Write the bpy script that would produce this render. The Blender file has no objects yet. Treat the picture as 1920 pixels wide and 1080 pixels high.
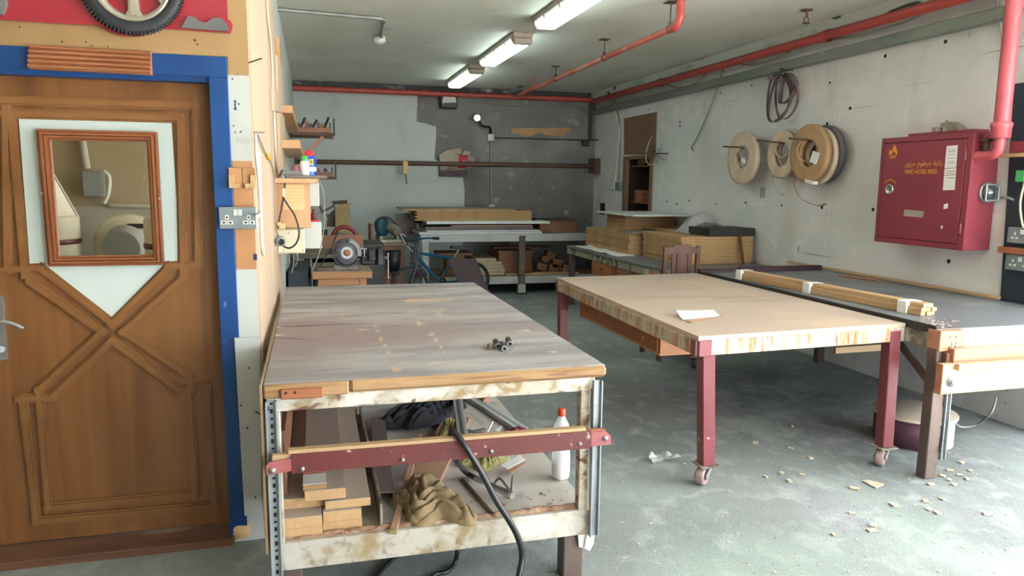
import bpy, bmesh, math, random
from mathutils import Vector, Matrix, noise
random.seed(7)
S = bpy.context.scene
COL = S.collection
V = Vector
PI = math.pi

# ------------------------------------------------------------------ camera
FPX, YAW, PITCH, ROLL, EYE = 1376.2, 0.265155, 0.142349, 0.010479, 1.65
_f = V((math.sin(YAW)*math.cos(PITCH), math.cos(YAW)*math.cos(PITCH), -math.sin(PITCH)))
_r0 = V((math.cos(YAW), -math.sin(YAW), 0)); _u0 = _r0.cross(_f)
_r = math.cos(ROLL)*_r0 + math.sin(ROLL)*_u0
_u = -math.sin(ROLL)*_r0 + math.cos(ROLL)*_u0
cam = bpy.data.objects.new('camera', bpy.data.cameras.new('camera'))
COL.objects.link(cam)
cam.matrix_world = Matrix(((_r.x,_u.x,-_f.x,0),(_r.y,_u.y,-_f.y,0),(_r.z,_u.z,-_f.z,EYE),(0,0,0,1)))
cam.data.sensor_width = 36; cam.data.lens = 36*FPX/1920; cam.data.clip_start = .02
S.camera = cam

# ------------------------------------------------------------------ light
S.view_settings.view_transform = 'Standard'; S.view_settings.look = 'None'
S.view_settings.gamma = 1; S.view_settings.use_curve_mapping = False
S.view_settings.exposure = 0.0
w = bpy.data.worlds.new('sky'); S.world = w; w.use_nodes = True
wn = w.node_tree.nodes; wl = w.node_tree.links
bg = wn['Background']; bg.inputs[1].default_value = SKY_STRENGTH = 12.6
# bright overcast: a little brighter overhead than at the horizon
tc = wn.new('ShaderNodeTexCoord'); sp = wn.new('ShaderNodeSeparateXYZ'); rp = wn.new('ShaderNodeValToRGB')
wl.new(tc.outputs['Generated'], sp.inputs[0]); wl.new(sp.outputs[2], rp.inputs[0]); wl.new(rp.outputs[0], bg.inputs[0])
rp.color_ramp.elements[0].position = 0.0; rp.color_ramp.elements[0].color = (.80,.86,.92,1)
rp.color_ramp.elements[1].position = 1.0; rp.color_ramp.elements[1].color = (.95,.98,1,1)
sun = bpy.data.objects.new('sun', bpy.data.lights.new('sun','SUN')); COL.objects.link(sun)
sun.data.energy = 110; sun.data.angle = math.radians(8); sun.data.color = (1,.99,.98)
sun.rotation_euler = (math.radians(-27), math.radians(-8), 0)      # high sun from behind the building: it lights the yard only
def portal(name, loc, rot, sx, sy):
    l = bpy.data.lights.new(name, 'AREA'); l.shape = 'RECTANGLE'; l.size = sx; l.size_y = sy
    l.cycles.is_portal = True
    o = bpy.data.objects.new(name, l); COL.objects.link(o); o.location = loc; o.rotation_euler = rot
    return o
# the roller-door opening in wall_right (y -1.4 .. 3.6) and the open front of the workshop
DOOR_Y0, DOOR_Y1, DOOR_Z = -1.4, 3.6, 2.95
portal('daylight_side', (4.72,(DOOR_Y0+DOOR_Y1)/2,DOOR_Z/2), (0,PI/2,0), DOOR_Z, DOOR_Y1-DOOR_Y0)

# ------------------------------------------------------------------ helpers
def at(px, py, x=None, y=None, z=None):
    "point of the place seen at a pixel of the 1920x1080 photograph, on one plane of the room"
    d = (px-960)*_r + (540-py)*_u + FPX*_f
    t = (x/d.x) if x is not None else (y/d.y) if y is not None else ((z-EYE)/d.z)
    return V((0,0,EYE)) + t*d
def lin(h):
    h = h.lstrip('#'); c = [int(h[i:i+2],16)/255 for i in (0,2,4)]
    return tuple(x/12.92 if x <= .04045 else ((x+.055)/1.055)**2.4 for x in c)+(1,)
def mat(name, base, layers=(), rough=.6, metal=0., bump=None, spec=.5, coat=0., emit=None, alpha=None, trans=0.):
    """layers: (colour, scale, (sx,sy,sz), lo, hi[, detail, distortion]) noise masks laid over the base"""
    m = bpy.data.materials.new(name); m.use_nodes = True
    n, l = m.node_tree.nodes, m.node_tree.links; p = n['Principled BSDF']
    p.inputs['Roughness'].default_value = rough; p.inputs['Metallic'].default_value = metal
    p.inputs['Specular IOR Level'].default_value = spec; p.inputs['Coat Weight'].default_value = coat
    p.inputs['Transmission Weight'].default_value = trans
    if alpha is not None: p.inputs['Alpha'].default_value = alpha
    if emit:
        p.inputs['Emission Color'].default_value = lin(emit[0]); p.inputs['Emission Strength'].default_value = emit[1]
    t = n.new('ShaderNodeTexCoord')
    if not layers: p.inputs['Base Color'].default_value = lin(base)
    src = None
    for i, L in enumerate(layers):
        col, sc, st, lo, hi = L[:5]
        mp = n.new('ShaderNodeMapping'); mp.inputs['Scale'].default_value = st; mp.inputs['Location'].default_value = (i*3.7, i*1.9, i*5.3)
        l.new(t.outputs['Object'], mp.inputs[0])
        nz = n.new('ShaderNodeTexNoise'); nz.inputs['Scale'].default_value = sc
        nz.inputs['Detail'].default_value = L[5] if len(L) > 5 else 4
        nz.inputs['Distortion'].default_value = L[6] if len(L) > 6 else 0
        l.new(mp.outputs[0], nz.inputs[0])
        mr = n.new('ShaderNodeMapRange'); mr.inputs[1].default_value = lo; mr.inputs[2].default_value = hi
        l.new(nz.outputs[0], mr.inputs[0])
        mx = n.new('ShaderNodeMix'); mx.data_type = 'RGBA'
        l.new(mr.outputs[0], mx.inputs[0]); mx.inputs[7].default_value = lin(col)
        if src is None: mx.inputs[6].default_value = lin(base)
        else: l.new(src, mx.inputs[6])
        src = mx.outputs[2]
    if src is not None: l.new(src, p.inputs['Base Color'])
    if bump:
        nz = n.new('ShaderNodeTexNoise'); nz.inputs['Scale'].default_value = bump[0]; nz.inputs['Detail'].default_value = 5
        if len(bump) > 2:
            mp = n.new('ShaderNodeMapping'); mp.inputs['Scale'].default_value = bump[2]
            l.new(t.outputs['Object'], mp.inputs[0]); l.new(mp.outputs[0], nz.inputs[0])
        else: l.new(t.outputs['Object'], nz.inputs[0])
        b = n.new('ShaderNodeBump'); b.inputs['Strength'].default_value = bump[1]; b.inputs['Distance'].default_value = .01
        l.new(nz.outputs[0], b.inputs['Height']); l.new(b.outputs[0], p.inputs['Normal'])
    return m
X, Y, Z = V((1,0,0)), V((0,1,0)), V((0,0,1))
# frames (origin direction u, v) of faces: looking at a wall, u runs to the viewer's right and v up
BACKW, RIGHTW, LEFTW, TOPW, CEILW = (X,Z), (-Y,Z), (Y,Z), (X,Y), (X,-Y)

class B:
    "collects simple solids into one mesh"
    def __init__(s): s.v=[]; s.f=[]; s.s=[]
    def add(s, vs, fs, smooth=False):
        k=len(s.v); s.v += [V(p) for p in vs]
        s.f += [tuple(i+k for i in f) for f in fs]; s.s += [smooth]*len(fs); return s
    def ob(s, c, u, v, w, bv=0.):
        "oriented box from its centre and half vectors, chamfered by bv"
        c,u,v,w = V(c),V(u),V(v),V(w)
        if bv <= 0:
            vs=[c+a*u+b*v+d*w for a in(-1,1) for b in(-1,1) for d in(-1,1)]
            return s.add(vs,[(0,1,3,2),(4,6,7,5),(0,4,5,1),(2,3,7,6),(0,2,6,4),(1,5,7,3)])
        L=[max(q.length,1e-6) for q in(u,v,w)]; bv=min(bv,*[q*.9 for q in L]); r=[1-bv/q for q in L]
        vs=[];ix={}
        for a in(-1,1):
            for b in(-1,1):
                for d in(-1,1):
                    for k in range(3):
                        q=[a*r[0],b*r[1],d*r[2]]; q[k]=(a,b,d)[k]
                        ix[a,b,d,k]=len(vs); vs.append(c+q[0]*u+q[1]*v+q[2]*w)
        fs=[]
        for g in(-1,1):
            fs.append([ix[g,b,d,0] for b,d in((-1,-1),(1,-1),(1,1),(-1,1))])
            fs.append([ix[b,g,d,1] for b,d in((-1,-1),(1,-1),(1,1),(-1,1))])
            fs.append([ix[b,d,g,2] for b,d in((-1,-1),(1,-1),(1,1),(-1,1))])
            for h in(-1,1):
                fs.append([ix[g,h,-1,0],ix[g,h,1,0],ix[g,h,1,1],ix[g,h,-1,1]])
                fs.append([ix[g,-1,h,0],ix[g,1,h,0],ix[g,1,h,2],ix[g,-1,h,2]])
                fs.append([ix[-1,g,h,1],ix[1,g,h,1],ix[1,g,h,2],ix[-1,g,h,2]])
                for d in(-1,1): fs.append([ix[g,h,d,0],ix[g,h,d,1],ix[g,h,d,2]])
        return s.add(vs,fs)
    def box(s, x0,x1,y0,y1,z0,z1, bv=0.):
        return s.ob(((x0+x1)/2,(y0+y1)/2,(z0+z1)/2),((x1-x0)/2,0,0),(0,(y1-y0)/2,0),(0,0,(z1-z0)/2),bv)
    def beam(s, p, q, wd, ht, up=Z, bv=0., ext=0.):
        "bar of wd x ht with its axis from p to q"
        p,q=V(p),V(q); a=(q-p).normalized(); u=a.cross(V(up))
        if u.length<1e-4: u=a.cross(Y)
        u.normalize(); v=u.cross(a)
        return s.ob((p+q)/2,(q-p)/2+a*ext,u*wd/2,v*ht/2,bv)
    def ring(s, c, u, v, n): return [V(c)+math.cos(2*PI*i/n)*u+math.sin(2*PI*i/n)*v for i in range(n)]
    def tube(s, pts, r, n=8, closed=False, flat=1.0):
        pts=[V(p) for p in pts]; m=len(pts); vs=[]; up=None
        for i,p in enumerate(pts):
            t=(pts[(i+1)%m]-pts[i-1]) if closed or 0<i<m-1 else (pts[1]-pts[0] if i==0 else pts[-1]-pts[-2])
            t.normalize()
            if up is None: up=t.orthogonal().normalized()
            up=(up-t*up.dot(t)); up=up.normalized() if up.length>1e-5 else t.orthogonal().normalized()
            rr=r[i] if isinstance(r,(list,tuple)) else r
            vs+=s.ring(p,up*rr,t.cross(up)*rr*flat,n)
        fs=[]
        for i in range(m if closed else m-1):
            a,b=i*n,((i+1)%m)*n
            fs+=[(a+j,a+(j+1)%n,b+(j+1)%n,b+j) for j in range(n)]
        s.add(vs,fs,True)
        if not closed: s.add(vs[:n],[tuple(range(n))]); s.add(vs[-n:],[tuple(range(n))])
        return s
    def cyl(s, p, q, r, r1=None, n=16, smooth=True):
        p,q=V(p),V(q); a=(q-p).normalized(); u=a.orthogonal().normalized(); v=a.cross(u); r1=r if r1 is None else r1
        A=s.ring(p,u*r,v*r,n); C=s.ring(q,u*r1,v*r1,n)
        s.add(A+C,[(j,(j+1)%n,n+(j+1)%n,n+j) for j in range(n)],smooth)
        s.add(A,[tuple(range(n))]); s.add(C,[tuple(range(n))]); return s
    def lathe(s, prof, o, a=Z, n=24, closed=False, smooth=True):
        "prof: (radius, distance along the axis a)"
        o,a=V(o),V(a).normalized(); u=a.orthogonal().normalized(); v=a.cross(u); vs=[]
        for r,t in prof: vs+=s.ring(o+a*t,u*max(r,1e-5),v*max(r,1e-5),n)
        m=len(prof); fs=[]
        for i in range(m if closed else m-1):
            k=((i+1)%m)*n
            fs+=[(i*n+j,i*n+(j+1)%n,k+(j+1)%n,k+j) for j in range(n)]
        return s.add(vs,fs,smooth)
    def prism(s, poly, d):
        "planar polygon of 3D points pushed along the vector d"
        P=[V(p) for p in poly]; n=len(P); d=V(d)
        s.add(P+[p+d for p in P],[tuple(range(n)),tuple(range(2*n-1,n-1,-1))]+[(i,(i+1)%n,n+(i+1)%n,n+i) for i in range(n)]); return s
    def flat(s, poly, o, fr, d0, d1):
        u,v=fr; w=u.cross(v)
        return s.prism([V(o)+a*u+b*v+w*d0 for a,b in poly], w*(d1-d0))
    def grid(s, fn, nu, nv, th=None):
        "surface fn(i/nu, j/nv); th gives it a thickness vector"
        vs=[V(fn(i/nu,j/nv)) for i in range(nu+1) for j in range(nv+1)]
        q=lambda i,j:i*(nv+1)+j
        fs=[(q(i,j),q(i+1,j),q(i+1,j+1),q(i,j+1)) for i in range(nu) for j in range(nv)]
        s.add(vs,fs,True)
        if th is not None:
            th=V(th); k=[q(i,0) for i in range(nu)]+[q(nu,j) for j in range(nv)]+[q(i,nv) for i in range(nu,0,-1)]+[q(0,j) for j in range(nv,0,-1)]
            s.add([p+th for p in vs],fs,True); m=len(k)
            s.add([vs[i] for i in k]+[vs[i]+th for i in k],[(a,(a+1)%m,m+(a+1)%m,m+a) for a in range(m)])
        return s
    def mesh(s, name, org):
        me=bpy.data.meshes.new(name); me.from_pydata([p-org for p in s.v],[],s.f)
        me.polygons.foreach_set('use_smooth',s.s)
        bm=bmesh.new(); bm.from_mesh(me); bmesh.ops.recalc_face_normals(bm,faces=bm.faces); bm.to_mesh(me); bm.free()
        return me
ORG={}
def tag(o,label=None,cat=None,group=None,kind=None):
    for k,val in(('label',label),('category',cat),('group',group),('kind',kind)):
        if val: o[k]=val
    return o
def thing(name,label=None,cat=None,loc=(0,0,0),group=None,kind=None):
    o=bpy.data.objects.new(name,None); COL.objects.link(o); o.location=loc; o.empty_display_size=.05
    ORG[o]=V(loc); return tag(o,label,cat,group,kind)
def part(name,b,m,parent,label=None,kind=None):
    org=ORG[parent]; o=bpy.data.objects.new(name,b.mesh(name,org)); COL.objects.link(o); o.parent=parent
    o.data.materials.append(m); ORG[o]=org
    return tag(o,label,None,None,kind)
def single(name,b,m,label=None,cat=None,group=None,kind=None):
    lo=[min(p[i] for p in b.v) for i in range(3)]; hi=[max(p[i] for p in b.v) for i in range(3)]
    org=V(((lo[0]+hi[0])/2,(lo[1]+hi[1])/2,lo[2]))
    o=bpy.data.objects.new(name,b.mesh(name,org)); COL.objects.link(o); o.location=org; ORG[o]=org
    o.data.materials.append(m); return tag(o,label,cat,group,kind)
def struct(name,b,m,parent=None):
    if parent: return part(name,b,m,parent)
    return single(name,b,m,kind='structure')
def kids(o): return list(o.children)
def dup(o,loc=None,rot=None,label=None,parent=None):
    c=o.copy(); COL.objects.link(c)
    if parent is not None: c.parent=parent
    if loc is not None: c.location=loc
    if rot is not None: c.rotation_euler=rot
    if label: c['label']=label
    ORG[c]=V(c.location) if parent is None else ORG[parent]
    for k in kids(o): dup(k,parent=c)
    return c
def text(name,body,o,fr,size,m,parent,wide=1.,d=.0008,align='LEFT',spacing=1.,bold=0.):
    c=bpy.data.curves.new(name,'FONT'); c.body=body; c.size=1; c.align_x=align; c.space_character=spacing; c.extrude=0; c.offset=bold; c.resolution_u=2
    t=bpy.data.objects.new(name,c); COL.objects.link(t); bpy.context.view_layer.update()
    me=bpy.data.meshes.new_from_object(t.evaluated_get(bpy.context.evaluated_depsgraph_get()))
    bpy.data.objects.remove(t); u,v=fr; wv=u.cross(v); org=ORG[parent]
    for p in me.vertices: p.co = V(o)+u*(p.co.x*size*wide)+v*(p.co.y*size)+wv*d-org
    ob=bpy.data.objects.new(name,me); COL.objects.link(ob); ob.parent=parent; ORG[ob]=org
    me.materials.clear(); me.materials.append(m); return ob
def nz(p,sc=1.): return noise.noise(V(p)*sc)
def pix(pts,x=None,y=None,z=None): return [at(a,b,x=x,y=y,z=z) for a,b in pts]
def smooth_path(pts,k=6,closed=False):
    P=[V(p) for p in pts]; n=len(P); out=[]
    for i in range(n if closed else n-1):
        if closed: a,b,c,d=P[i-1],P[i],P[(i+1)%n],P[(i+2)%n]
        else: a,b,c,d=P[max(i-1,0)],P[i],P[i+1],P[min(i+2,n-1)]
        for j in range(k):
            t=j/k; out.append(.5*((2*b)+(c-a)*t+(2*a-5*b+4*c-d)*t*t+(3*b-a-3*c+d)*t**3))
    if not closed: out.append(P[-1])
    return out

# ------------------------------------------------------------------ materials
M={}
def wood(name,a,b,sc=9,axis=0,rough=.55,extra=(),coat=0.,bump=.12):
    st=[1,1,1]; st[axis]=.07
    M[name]=mat(name,a,[(b,sc*2,tuple(st),.35,.7,6,.6)]+list(extra),rough,bump=(sc*6,bump,tuple(st)),coat=coat); return M[name]
M['floor']=mat('floor','#8b9190',[('#6e7575',.55,(1,1,1),.40,.68,5),('#9aa4a1',1.3,(1,1,1),.50,.78,9,.3),('#95a69b',.7,(1,1,1),.57,.78,7,.3),('#938f99',.8,(1,1,1),.56,.78,7,.3),('#a9b0ad',8,(1,.8,1),.50,.84,12,.6),('#6c7272',90,(1,1,1),.54,.86,6),('#c6cac8',140,(1,1,1),.60,.80,4)],.78,bump=(110,.35),spec=.25)
M['caster_wheel']=mat('caster_wheel','#97827f',[('#83706f',14,(1,1,1),.4,.7,4)],.5)
M['caster_metal']=mat('caster_metal','#aaa39d',[('#8f8781',10,(1,1,1),.45,.7,4)],.5,.3)
M['side_ply']=mat('side_ply','#8a7358',[('#75614a',5,(1,1,1),.4,.7,5)],.7)
M['wall_grey']=mat('wall_grey','#737371',[('#8b8b87',1.2,(1,1,1),.45,.75,8,.5),('#5f5d58',.8,(1,1,.6),.5,.75,6),('#a8a8a4',4,(1,1,1.5),.62,.78,9),('#4f4e4a',9,(1,1,1),.66,.78,8)],.9,bump=(18,.3))
M['paint_white']=mat('paint_white','#c0c5c2',[('#b2bab6',.9,(1,1,1),.4,.7,5),('#a8ada8',3,(1,1,.4),.60,.82,8),('#80807b',26,(1,1,1),.73,.78,4)],.8,bump=(14,.12))
M['wall_right']=mat('wall_right','#dcdbda',[('#cfd3d1',.7,(1,1,1),.40,.66,4),('#c3c0ba',2.2,(1,1,.30),.52,.82,9,.4),('#e6e4e1',5,(1,1,1),.50,.80,9,.3),('#cfcaa0',1.1,(1,1,1.1),.66,.84,5),('#77746e',13,(1,1.2,.35),.70,.77,9,.5),('#5f5d58',38,(1,1.2,.6),.72,.77,4,.4),('#98958e',7,(1,.10,4),.68,.78,6)],.85,bump=(24,.3))
M['ceiling']=mat('ceiling','#dfe1da',[('#c9ccc2',.5,(1,1,1),.4,.7,5),('#bfbea9',.8,(1,.35,1),.55,.8,5,.4),('#a9aaa2',2.6,(1,1,1),.66,.82,8)],.85)
M['dark_concrete']=mat('dark_concrete','#3d4040',[('#8b908c',7,(.4,1,1),.6,.68,7,.6)],.9,bump=(20,.3))
M['peel']=mat('peel','#b9beb6',[('#3a4038',6,(1,.35,1),.585,.63,7,.8),('#8fa08f',3,(1,.4,1),.55,.7,5)],.8,bump=(12,.3))
M['tan_board']=mat('tan_board','#9d7f57',[('#8c7049',2.5,(1,1,1),.4,.7,6),('#a98b62',1.1,(1,1,1),.5,.75,5),('#5d4a33',34,(1,1,1),.73,.78,3)],.6)
M['hardboard']=mat('hardboard','#b3845a',[('#a0734b',6,(1,1,1),.4,.7,6)],.6)
M['blue_paint']=mat('blue_paint','#0e4380',[('#0a356c',2.5,(1,1,1),.45,.7,5),('#4f7aa5',30,(1,1,.5),.72,.78,4)],.42)
M['door']=mat('door','#7d532e',[('#6a4425',14,(.9,1,.05),.40,.68,6,.8),('#86603a',1.6,(1,1,1),.5,.8,4),('#57351a',5,(.6,1,.16),.62,.78,5,.5),('#c9a57a',60,(1,1,1),.76,.79,3)],.38,coat=.15)
M['door_mould']=mat('door_mould','#835a34',[('#6f4827',12,(.3,1,.3),.4,.7,5)],.34,coat=.2)
M['threshold']=wood('threshold','#6f4a33','#4f3526',7,0,.7,[('#9a8a7c',4,(.3,1,1),.6,.75,6)])
M['white_board']=mat('white_board','#cfdcd8',[('#c1d0cc',1.4,(1,1,1),.4,.7,3)],.45)
M['grey_white']=mat('grey_white','#c5cac9',[('#b5babb',1.4,(1,1,1),.4,.7,3),('#77797a',40,(1,1,1),.75,.78,3)],.45)
M['strip_white']=mat('strip_white','#c3c7c1',[('#bcc1ba',3,(1,1,1),.4,.7,5),('#77786f',26,(1,1,1),.72,.76,4)],.75)
M['mirror']=mat('mirror','#e9e6da',[('#d6d2c2',8,(1,1,1),.6,.8,6)],.015,1.)
M['mirror_frame']=wood('mirror_frame','#8c5535','#714026',12,0,.35,coat=.2)
M['mirror_frame_v']=wood('mirror_frame_v','#8c5535','#714026',12,2,.35,coat=.2)
M['chrome']=mat('chrome','#c3c5c6',rough=.25,metal=.8)
M['steel']=mat('steel','#8e9294',[('#6b6f72',8,(1,1,1),.45,.7,5)],.4,.85)
M['galv']=mat('galv','#a9b0b2',[('#828b8e',10,(1,1,.4),.4,.7,5),('#5f6668',18,(1,1,1),.66,.74,4)],.42,.45)
M['dark_steel']=mat('dark_steel','#4d423d',[('#6b5a52',5,(1,1,.4),.45,.75,6),('#2b2524',9,(1,1,1),.6,.75,5)],.5,.4)
M['brown_steel']=mat('brown_steel','#5a4b45',[('#78695f',4,(1,1,.25),.45,.75,6),('#3a2c28',7,(1,1,1),.6,.75,5)],.5,.3)
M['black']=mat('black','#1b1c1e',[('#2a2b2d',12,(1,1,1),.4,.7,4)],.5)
M['rubber']=mat('rubber','#202428',[('#2d3238',10,(1,1,1),.4,.7,4)],.6)
M['red_gloss']=mat('red_gloss','#9a2836',[('#8e2431',2,(1,1,1),.4,.7,3)],.16,coat=.6)
M['rim']=mat('rim','#c9c3b4',[('#a69f90',6,(1,1,1),.45,.7,4)],.28,.55)
M['grey_paint']=mat('grey_paint','#6b6c6c',[('#5a5b5c',9,(1,1,1),.4,.7,4)],.4)
M['pinkwood']=wood('pinkwood','#a9714f','#8f5a3c',10,0,.45)
M['beige_ply']=mat('beige_ply','#cfb89f',[('#c2a98d',5,(.6,1,.06),.4,.7,6,.5),('#d8c5af',1.2,(1,1,.3),.45,.7,4)],.55)
M['socket']=mat('socket','#8f9ca0',[('#7f8c90',9,(1,1,1),.4,.7,4)],.4,.5)
M['plastic_white']=mat('plastic_white','#d8d9d2',rough=.4)
M['plastic_cream']=mat('plastic_cream','#dcd8bb',[('#cbc7a9',6,(1,1,1),.4,.7,4)],.5)
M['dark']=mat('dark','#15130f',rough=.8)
M['purple']=mat('purple','#2c1f5a',rough=.5)
M['cable_white']=mat('cable_white','#d6cdb9',rough=.5)
M['cable_grey']=mat('cable_grey','#8e8a80',rough=.55)
M['cable_black']=mat('cable_black','#1b1c1e',rough=.38)
M['yellow']=mat('yellow','#d2ac1d',rough=.5)
M['bench_top']=mat('bench_top','#a6a3a4',[('#878486',3.2,(.35,1.6,1),.40,.64,9,.5),('#b7b3b2',2.2,(.5,1.3,1),.5,.75,8),('#5c595a',2.4,(.3,1.3,1),.55,.76,10,.7),('#8c7d7e',.9,(1,1,1),.50,.7,4),('#676365',16,(.2,1.7,1),.56,.80,9,.8),('#454344',5,(.25,1.4,1),.63,.76,10,.9),('#d0c0af',9,(.5,1.1,1),.68,.74,9,.5)],.62,bump=(40,.3,(.5,1.5,1)))
M['bare_ply']=mat('bare_ply','#c0ac98',[('#a8978a',12,(.4,1,1),.4,.7,8)],.7)
M['pine']=mat('pine','#97764f',[('#7c5836',22,(.08,1,1.3),.46,.60,8,2.2),('#b3916a',3,(.3,1,1),.52,.75,5),('#6b4529',30,(.6,1,1),.66,.76,4)],.62,bump=(60,.2,(.1,1,1)))
M['apron']=mat('apron','#b5ad9d',[('#8f7a57',10,(1,1,1.3),.44,.62,9,1.2),('#d3cfc6',6,(1,1,1),.53,.64,6,.6),('#664637',12,(.8,1,1.4),.57,.64,8,.9)],.6,bump=(20,.35))
M['apron_low']=mat('apron_low','#b3aea2',[('#92805f',11,(1,1,1),.45,.66,9,.5),('#6f5d48',18,(1,1,1),.55,.74,9,.5),('#cdcac2',4,(1,1,1),.54,.68,6)],.65,bump=(20,.25))
M['apron_streak']=mat('apron_streak','#b0a899',[('#9c7249',20,(1,1,.16),.45,.62,9,.9),('#d0ccc3',6,(1,1,.4),.54,.68,6),('#7d5436',28,(1,1,.22),.56,.68,7,.6)],.6,bump=(20,.3))
M['apron_white']=mat('apron_white','#d8d5cd',[('#c3bfb4',4,(1,1,.4),.5,.7,6),('#9a8a6f',14,(1,1,.3),.66,.76,6)],.6)
M['shelf_ply']=mat('shelf_ply','#c4bfb7',[('#aaa59d',2,(.6,1,1),.42,.66,8,.4),('#d3cec6',1.2,(1,1,1),.5,.7,5),('#85807a',6,(1,.4,1),.62,.78,9,.4),('#8a7d70',25,(1,1,1),.66,.78,5)],.7)
M['sawdust']=mat('sawdust','#a98a72',[('#8a6a54',30,(1,1,1),.4,.65,5),('#c9ad94',22,(1,1,1),.58,.7,4)],.95,bump=(50,.6))
M['maroon']=mat('maroon','#602a29',[('#532422',4,(1,1,1),.42,.7,5),('#b49a95',34,(1,1,1),.65,.71,6,.3)],.42)
M['maroon_leg']=mat('maroon_leg','#77383f',[('#673037',3,(1,1,.5),.42,.7,5),('#c9aeae',13,(1,1,1),.69,.72,7)],.45,bump=(40,.1))
M['maroon_light']=mat('maroon_light','#9c5a5c',[('#86464a',6,(1,1,1),.42,.7,5)],.45)
M['mdf']=mat('mdf','#b8966b',[('#a98760',7,(1,1,1),.4,.7,5),('#c3a279',40,(1,1,1),.5,.8,3)],.65)
M['mdf_face']=mat('mdf_face','#b2a496',[('#a39587',4,(1,1,1),.4,.7,4)],.6)
M['mdf_dark']=mat('mdf_dark','#a07c55',[('#8c6b49',3,(1,1,1),.4,.7,5)],.65)
M['greige']=mat('greige','#bcb0a4',[('#aa9e93',3,(1,.2,1),.4,.7,5)],.55)
M['cream_lam']=mat('cream_lam','#d9d4c6',[('#cfc9ba',3,(1,1,1),.4,.7,3)],.45)
M['plum_steel']=mat('plum_steel','#6b5c5c',[('#7c6d6c',3,(1,.3,1),.4,.7,4)],.45,.2)
M['alu']=mat('alu','#b9babb',[('#a3a4a5',6,(1,.3,1),.4,.7,4)],.42,.35)
M['pink_plank']=wood('pink_plank','#b8937a','#a37f68',8,1,.55)
M['black_cloth']=mat('black_cloth','#15181c',[('#22262b',8,(1,1,1),.4,.7,4)],.8,bump=(60,.2))
M['beige_cloth']=mat('beige_cloth','#8a7758',[('#74634a',7,(1,1,1),.4,.7,6),('#4f4232',3,(1,1,1),.62,.75,6)],.95,bump=(160,.5))
M['yellow_cloth']=mat('yellow_cloth','#96905c',[('#777348',7,(1,1,1),.4,.7,5),('#55553a',5,(1,1,1),.62,.75,5)],.9,bump=(120,.3))
M['maroon_cloth']=mat('maroon_cloth','#5e1730',[('#7a2342',9,(1,1,1),.45,.7,5)],.85,bump=(100,.3))
M['paper']=mat('paper','#e6e5e2',rough=.7)
M['kraft']=mat('kraft','#b08c5c',[('#9d7b4e',6,(1,1,1),.4,.7,4)],.75)
M['pet']=mat('pet','#f2f2f4',[('#dfe0e3',20,(1,1,.5),.4,.7,4)],.15,alpha=.5,spec=.7)
M['slurry']=mat('slurry','#dcd8d0',rough=.6)
M['red_cap']=mat('red_cap','#c2411f',rough=.4)
M['mid_top']=mat('mid_top','#b3a293',[('#a19184',1.1,(.5,1.2,1),.42,.68,6,.4),('#bda78f',1.6,(1,1,1),.5,.75,4),('#8b7a6a',1.6,(.3,1.5,1),.60,.78,7,.3)],.6)
M['orange_wood']=wood('orange_wood','#9a5f38','#86502c',6,1,.45)
M['orange_wood_x']=wood('orange_wood_x','#b98050','#a06a3e',6,0,.5)
M['right_top']=mat('right_top','#63676a',[('#787c7f',1.5,(1,.4,1),.42,.68,6,.5),('#434648',2.5,(1,1,1),.56,.75,6),('#8c9092',3,(.6,1,1),.64,.78,7)],.42,bump=(20,.15))
M['black_edge']=mat('black_edge','#1d1c1a',[('#57534c',9,(1,.3,1),.62,.7,6)],.6)
M['dirty_grey']=mat('dirty_grey','#8a8175',[('#4a413a',6,(1,1,.6),.5,.66,7,.6),('#c0b8ac',5,(1,1,1),.6,.72,5)],.7,bump=(20,.3))
wood('beech','#b89a76','#a58762',7,0,.5)
wood('beech_y','#bb9b77','#a98862',7,1,.5)
wood('redwood','#a67457','#8e5f44',7,0,.5)
wood('redblock','#995f41','#834e33',7,0,.5)
M['plum']=mat('plum','#4d2b3a',[('#432433',5,(1,1,1),.4,.7,4)],.5)
M['plum_dark']=mat('plum_dark','#3a2229',[('#2c191f',5,(1,1,1),.4,.7,4)],.55)
M['cream_top']=mat('cream_top','#b9ad9a',[('#a99d8b',2,(1,1,1),.4,.7,4)],.5)
M['chip']=mat('chip','#c3b7a2',[('#a99b83',20,(1,1,1),.4,.7,4)],.7)
M['film']=mat('film','#e8eaec',rough=.25,alpha=.55)
M['film_bag']=mat('film_bag','#b9b6bd',[('#a3a0a8',4,(1,1,1),.4,.7,4)],.3,alpha=.8)
M['cab_red']=mat('cab_red','#7d323e',[('#742c38',2,(1,1,1),.4,.7,4)],.38,coat=.1)
M['cab_red_dark']=mat('cab_red_dark','#6a2430',rough=.4)
M['gold']=mat('gold','#d8962a',rough=.45)
M['pipe_red']=mat('pipe_red','#a3413a',[('#8f3832',3,(1,1,1),.4,.7,4)],.42)
M['pipe_dusty']=mat('pipe_dusty','#b9503f',[('#b98e7c',2,(1,1,1),.45,.7,5)],.55)
M['pipe_red_glare']=mat('pipe_red_glare','#b5525c',[('#a5454e',3,(1,1,1),.4,.7,4)],.4)  # pipe red made pinkish: veiling glare from the opening is put into the colour
M['tray']=mat('tray','#7d857c',[('#69726a',3,(1,.4,1),.4,.7,5),('#9a9f97',6,(1,1,1),.66,.75,5)],.6)
M['conduit']=mat('conduit','#8d908c',[('#74777a',5,(1,1,1),.4,.7,4)],.45,.3)
M['rusty']=mat('rusty','#4d382d',[('#63493a',4,(.3,1,1),.4,.7,6),('#37322b',3,(1,1,1),.55,.7,5)],.6,.2)
M['reel_pale']=mat('reel_pale','#cbb9a2',[('#bba78f',9,(1,1,1),.4,.7,5)],.65)
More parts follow.
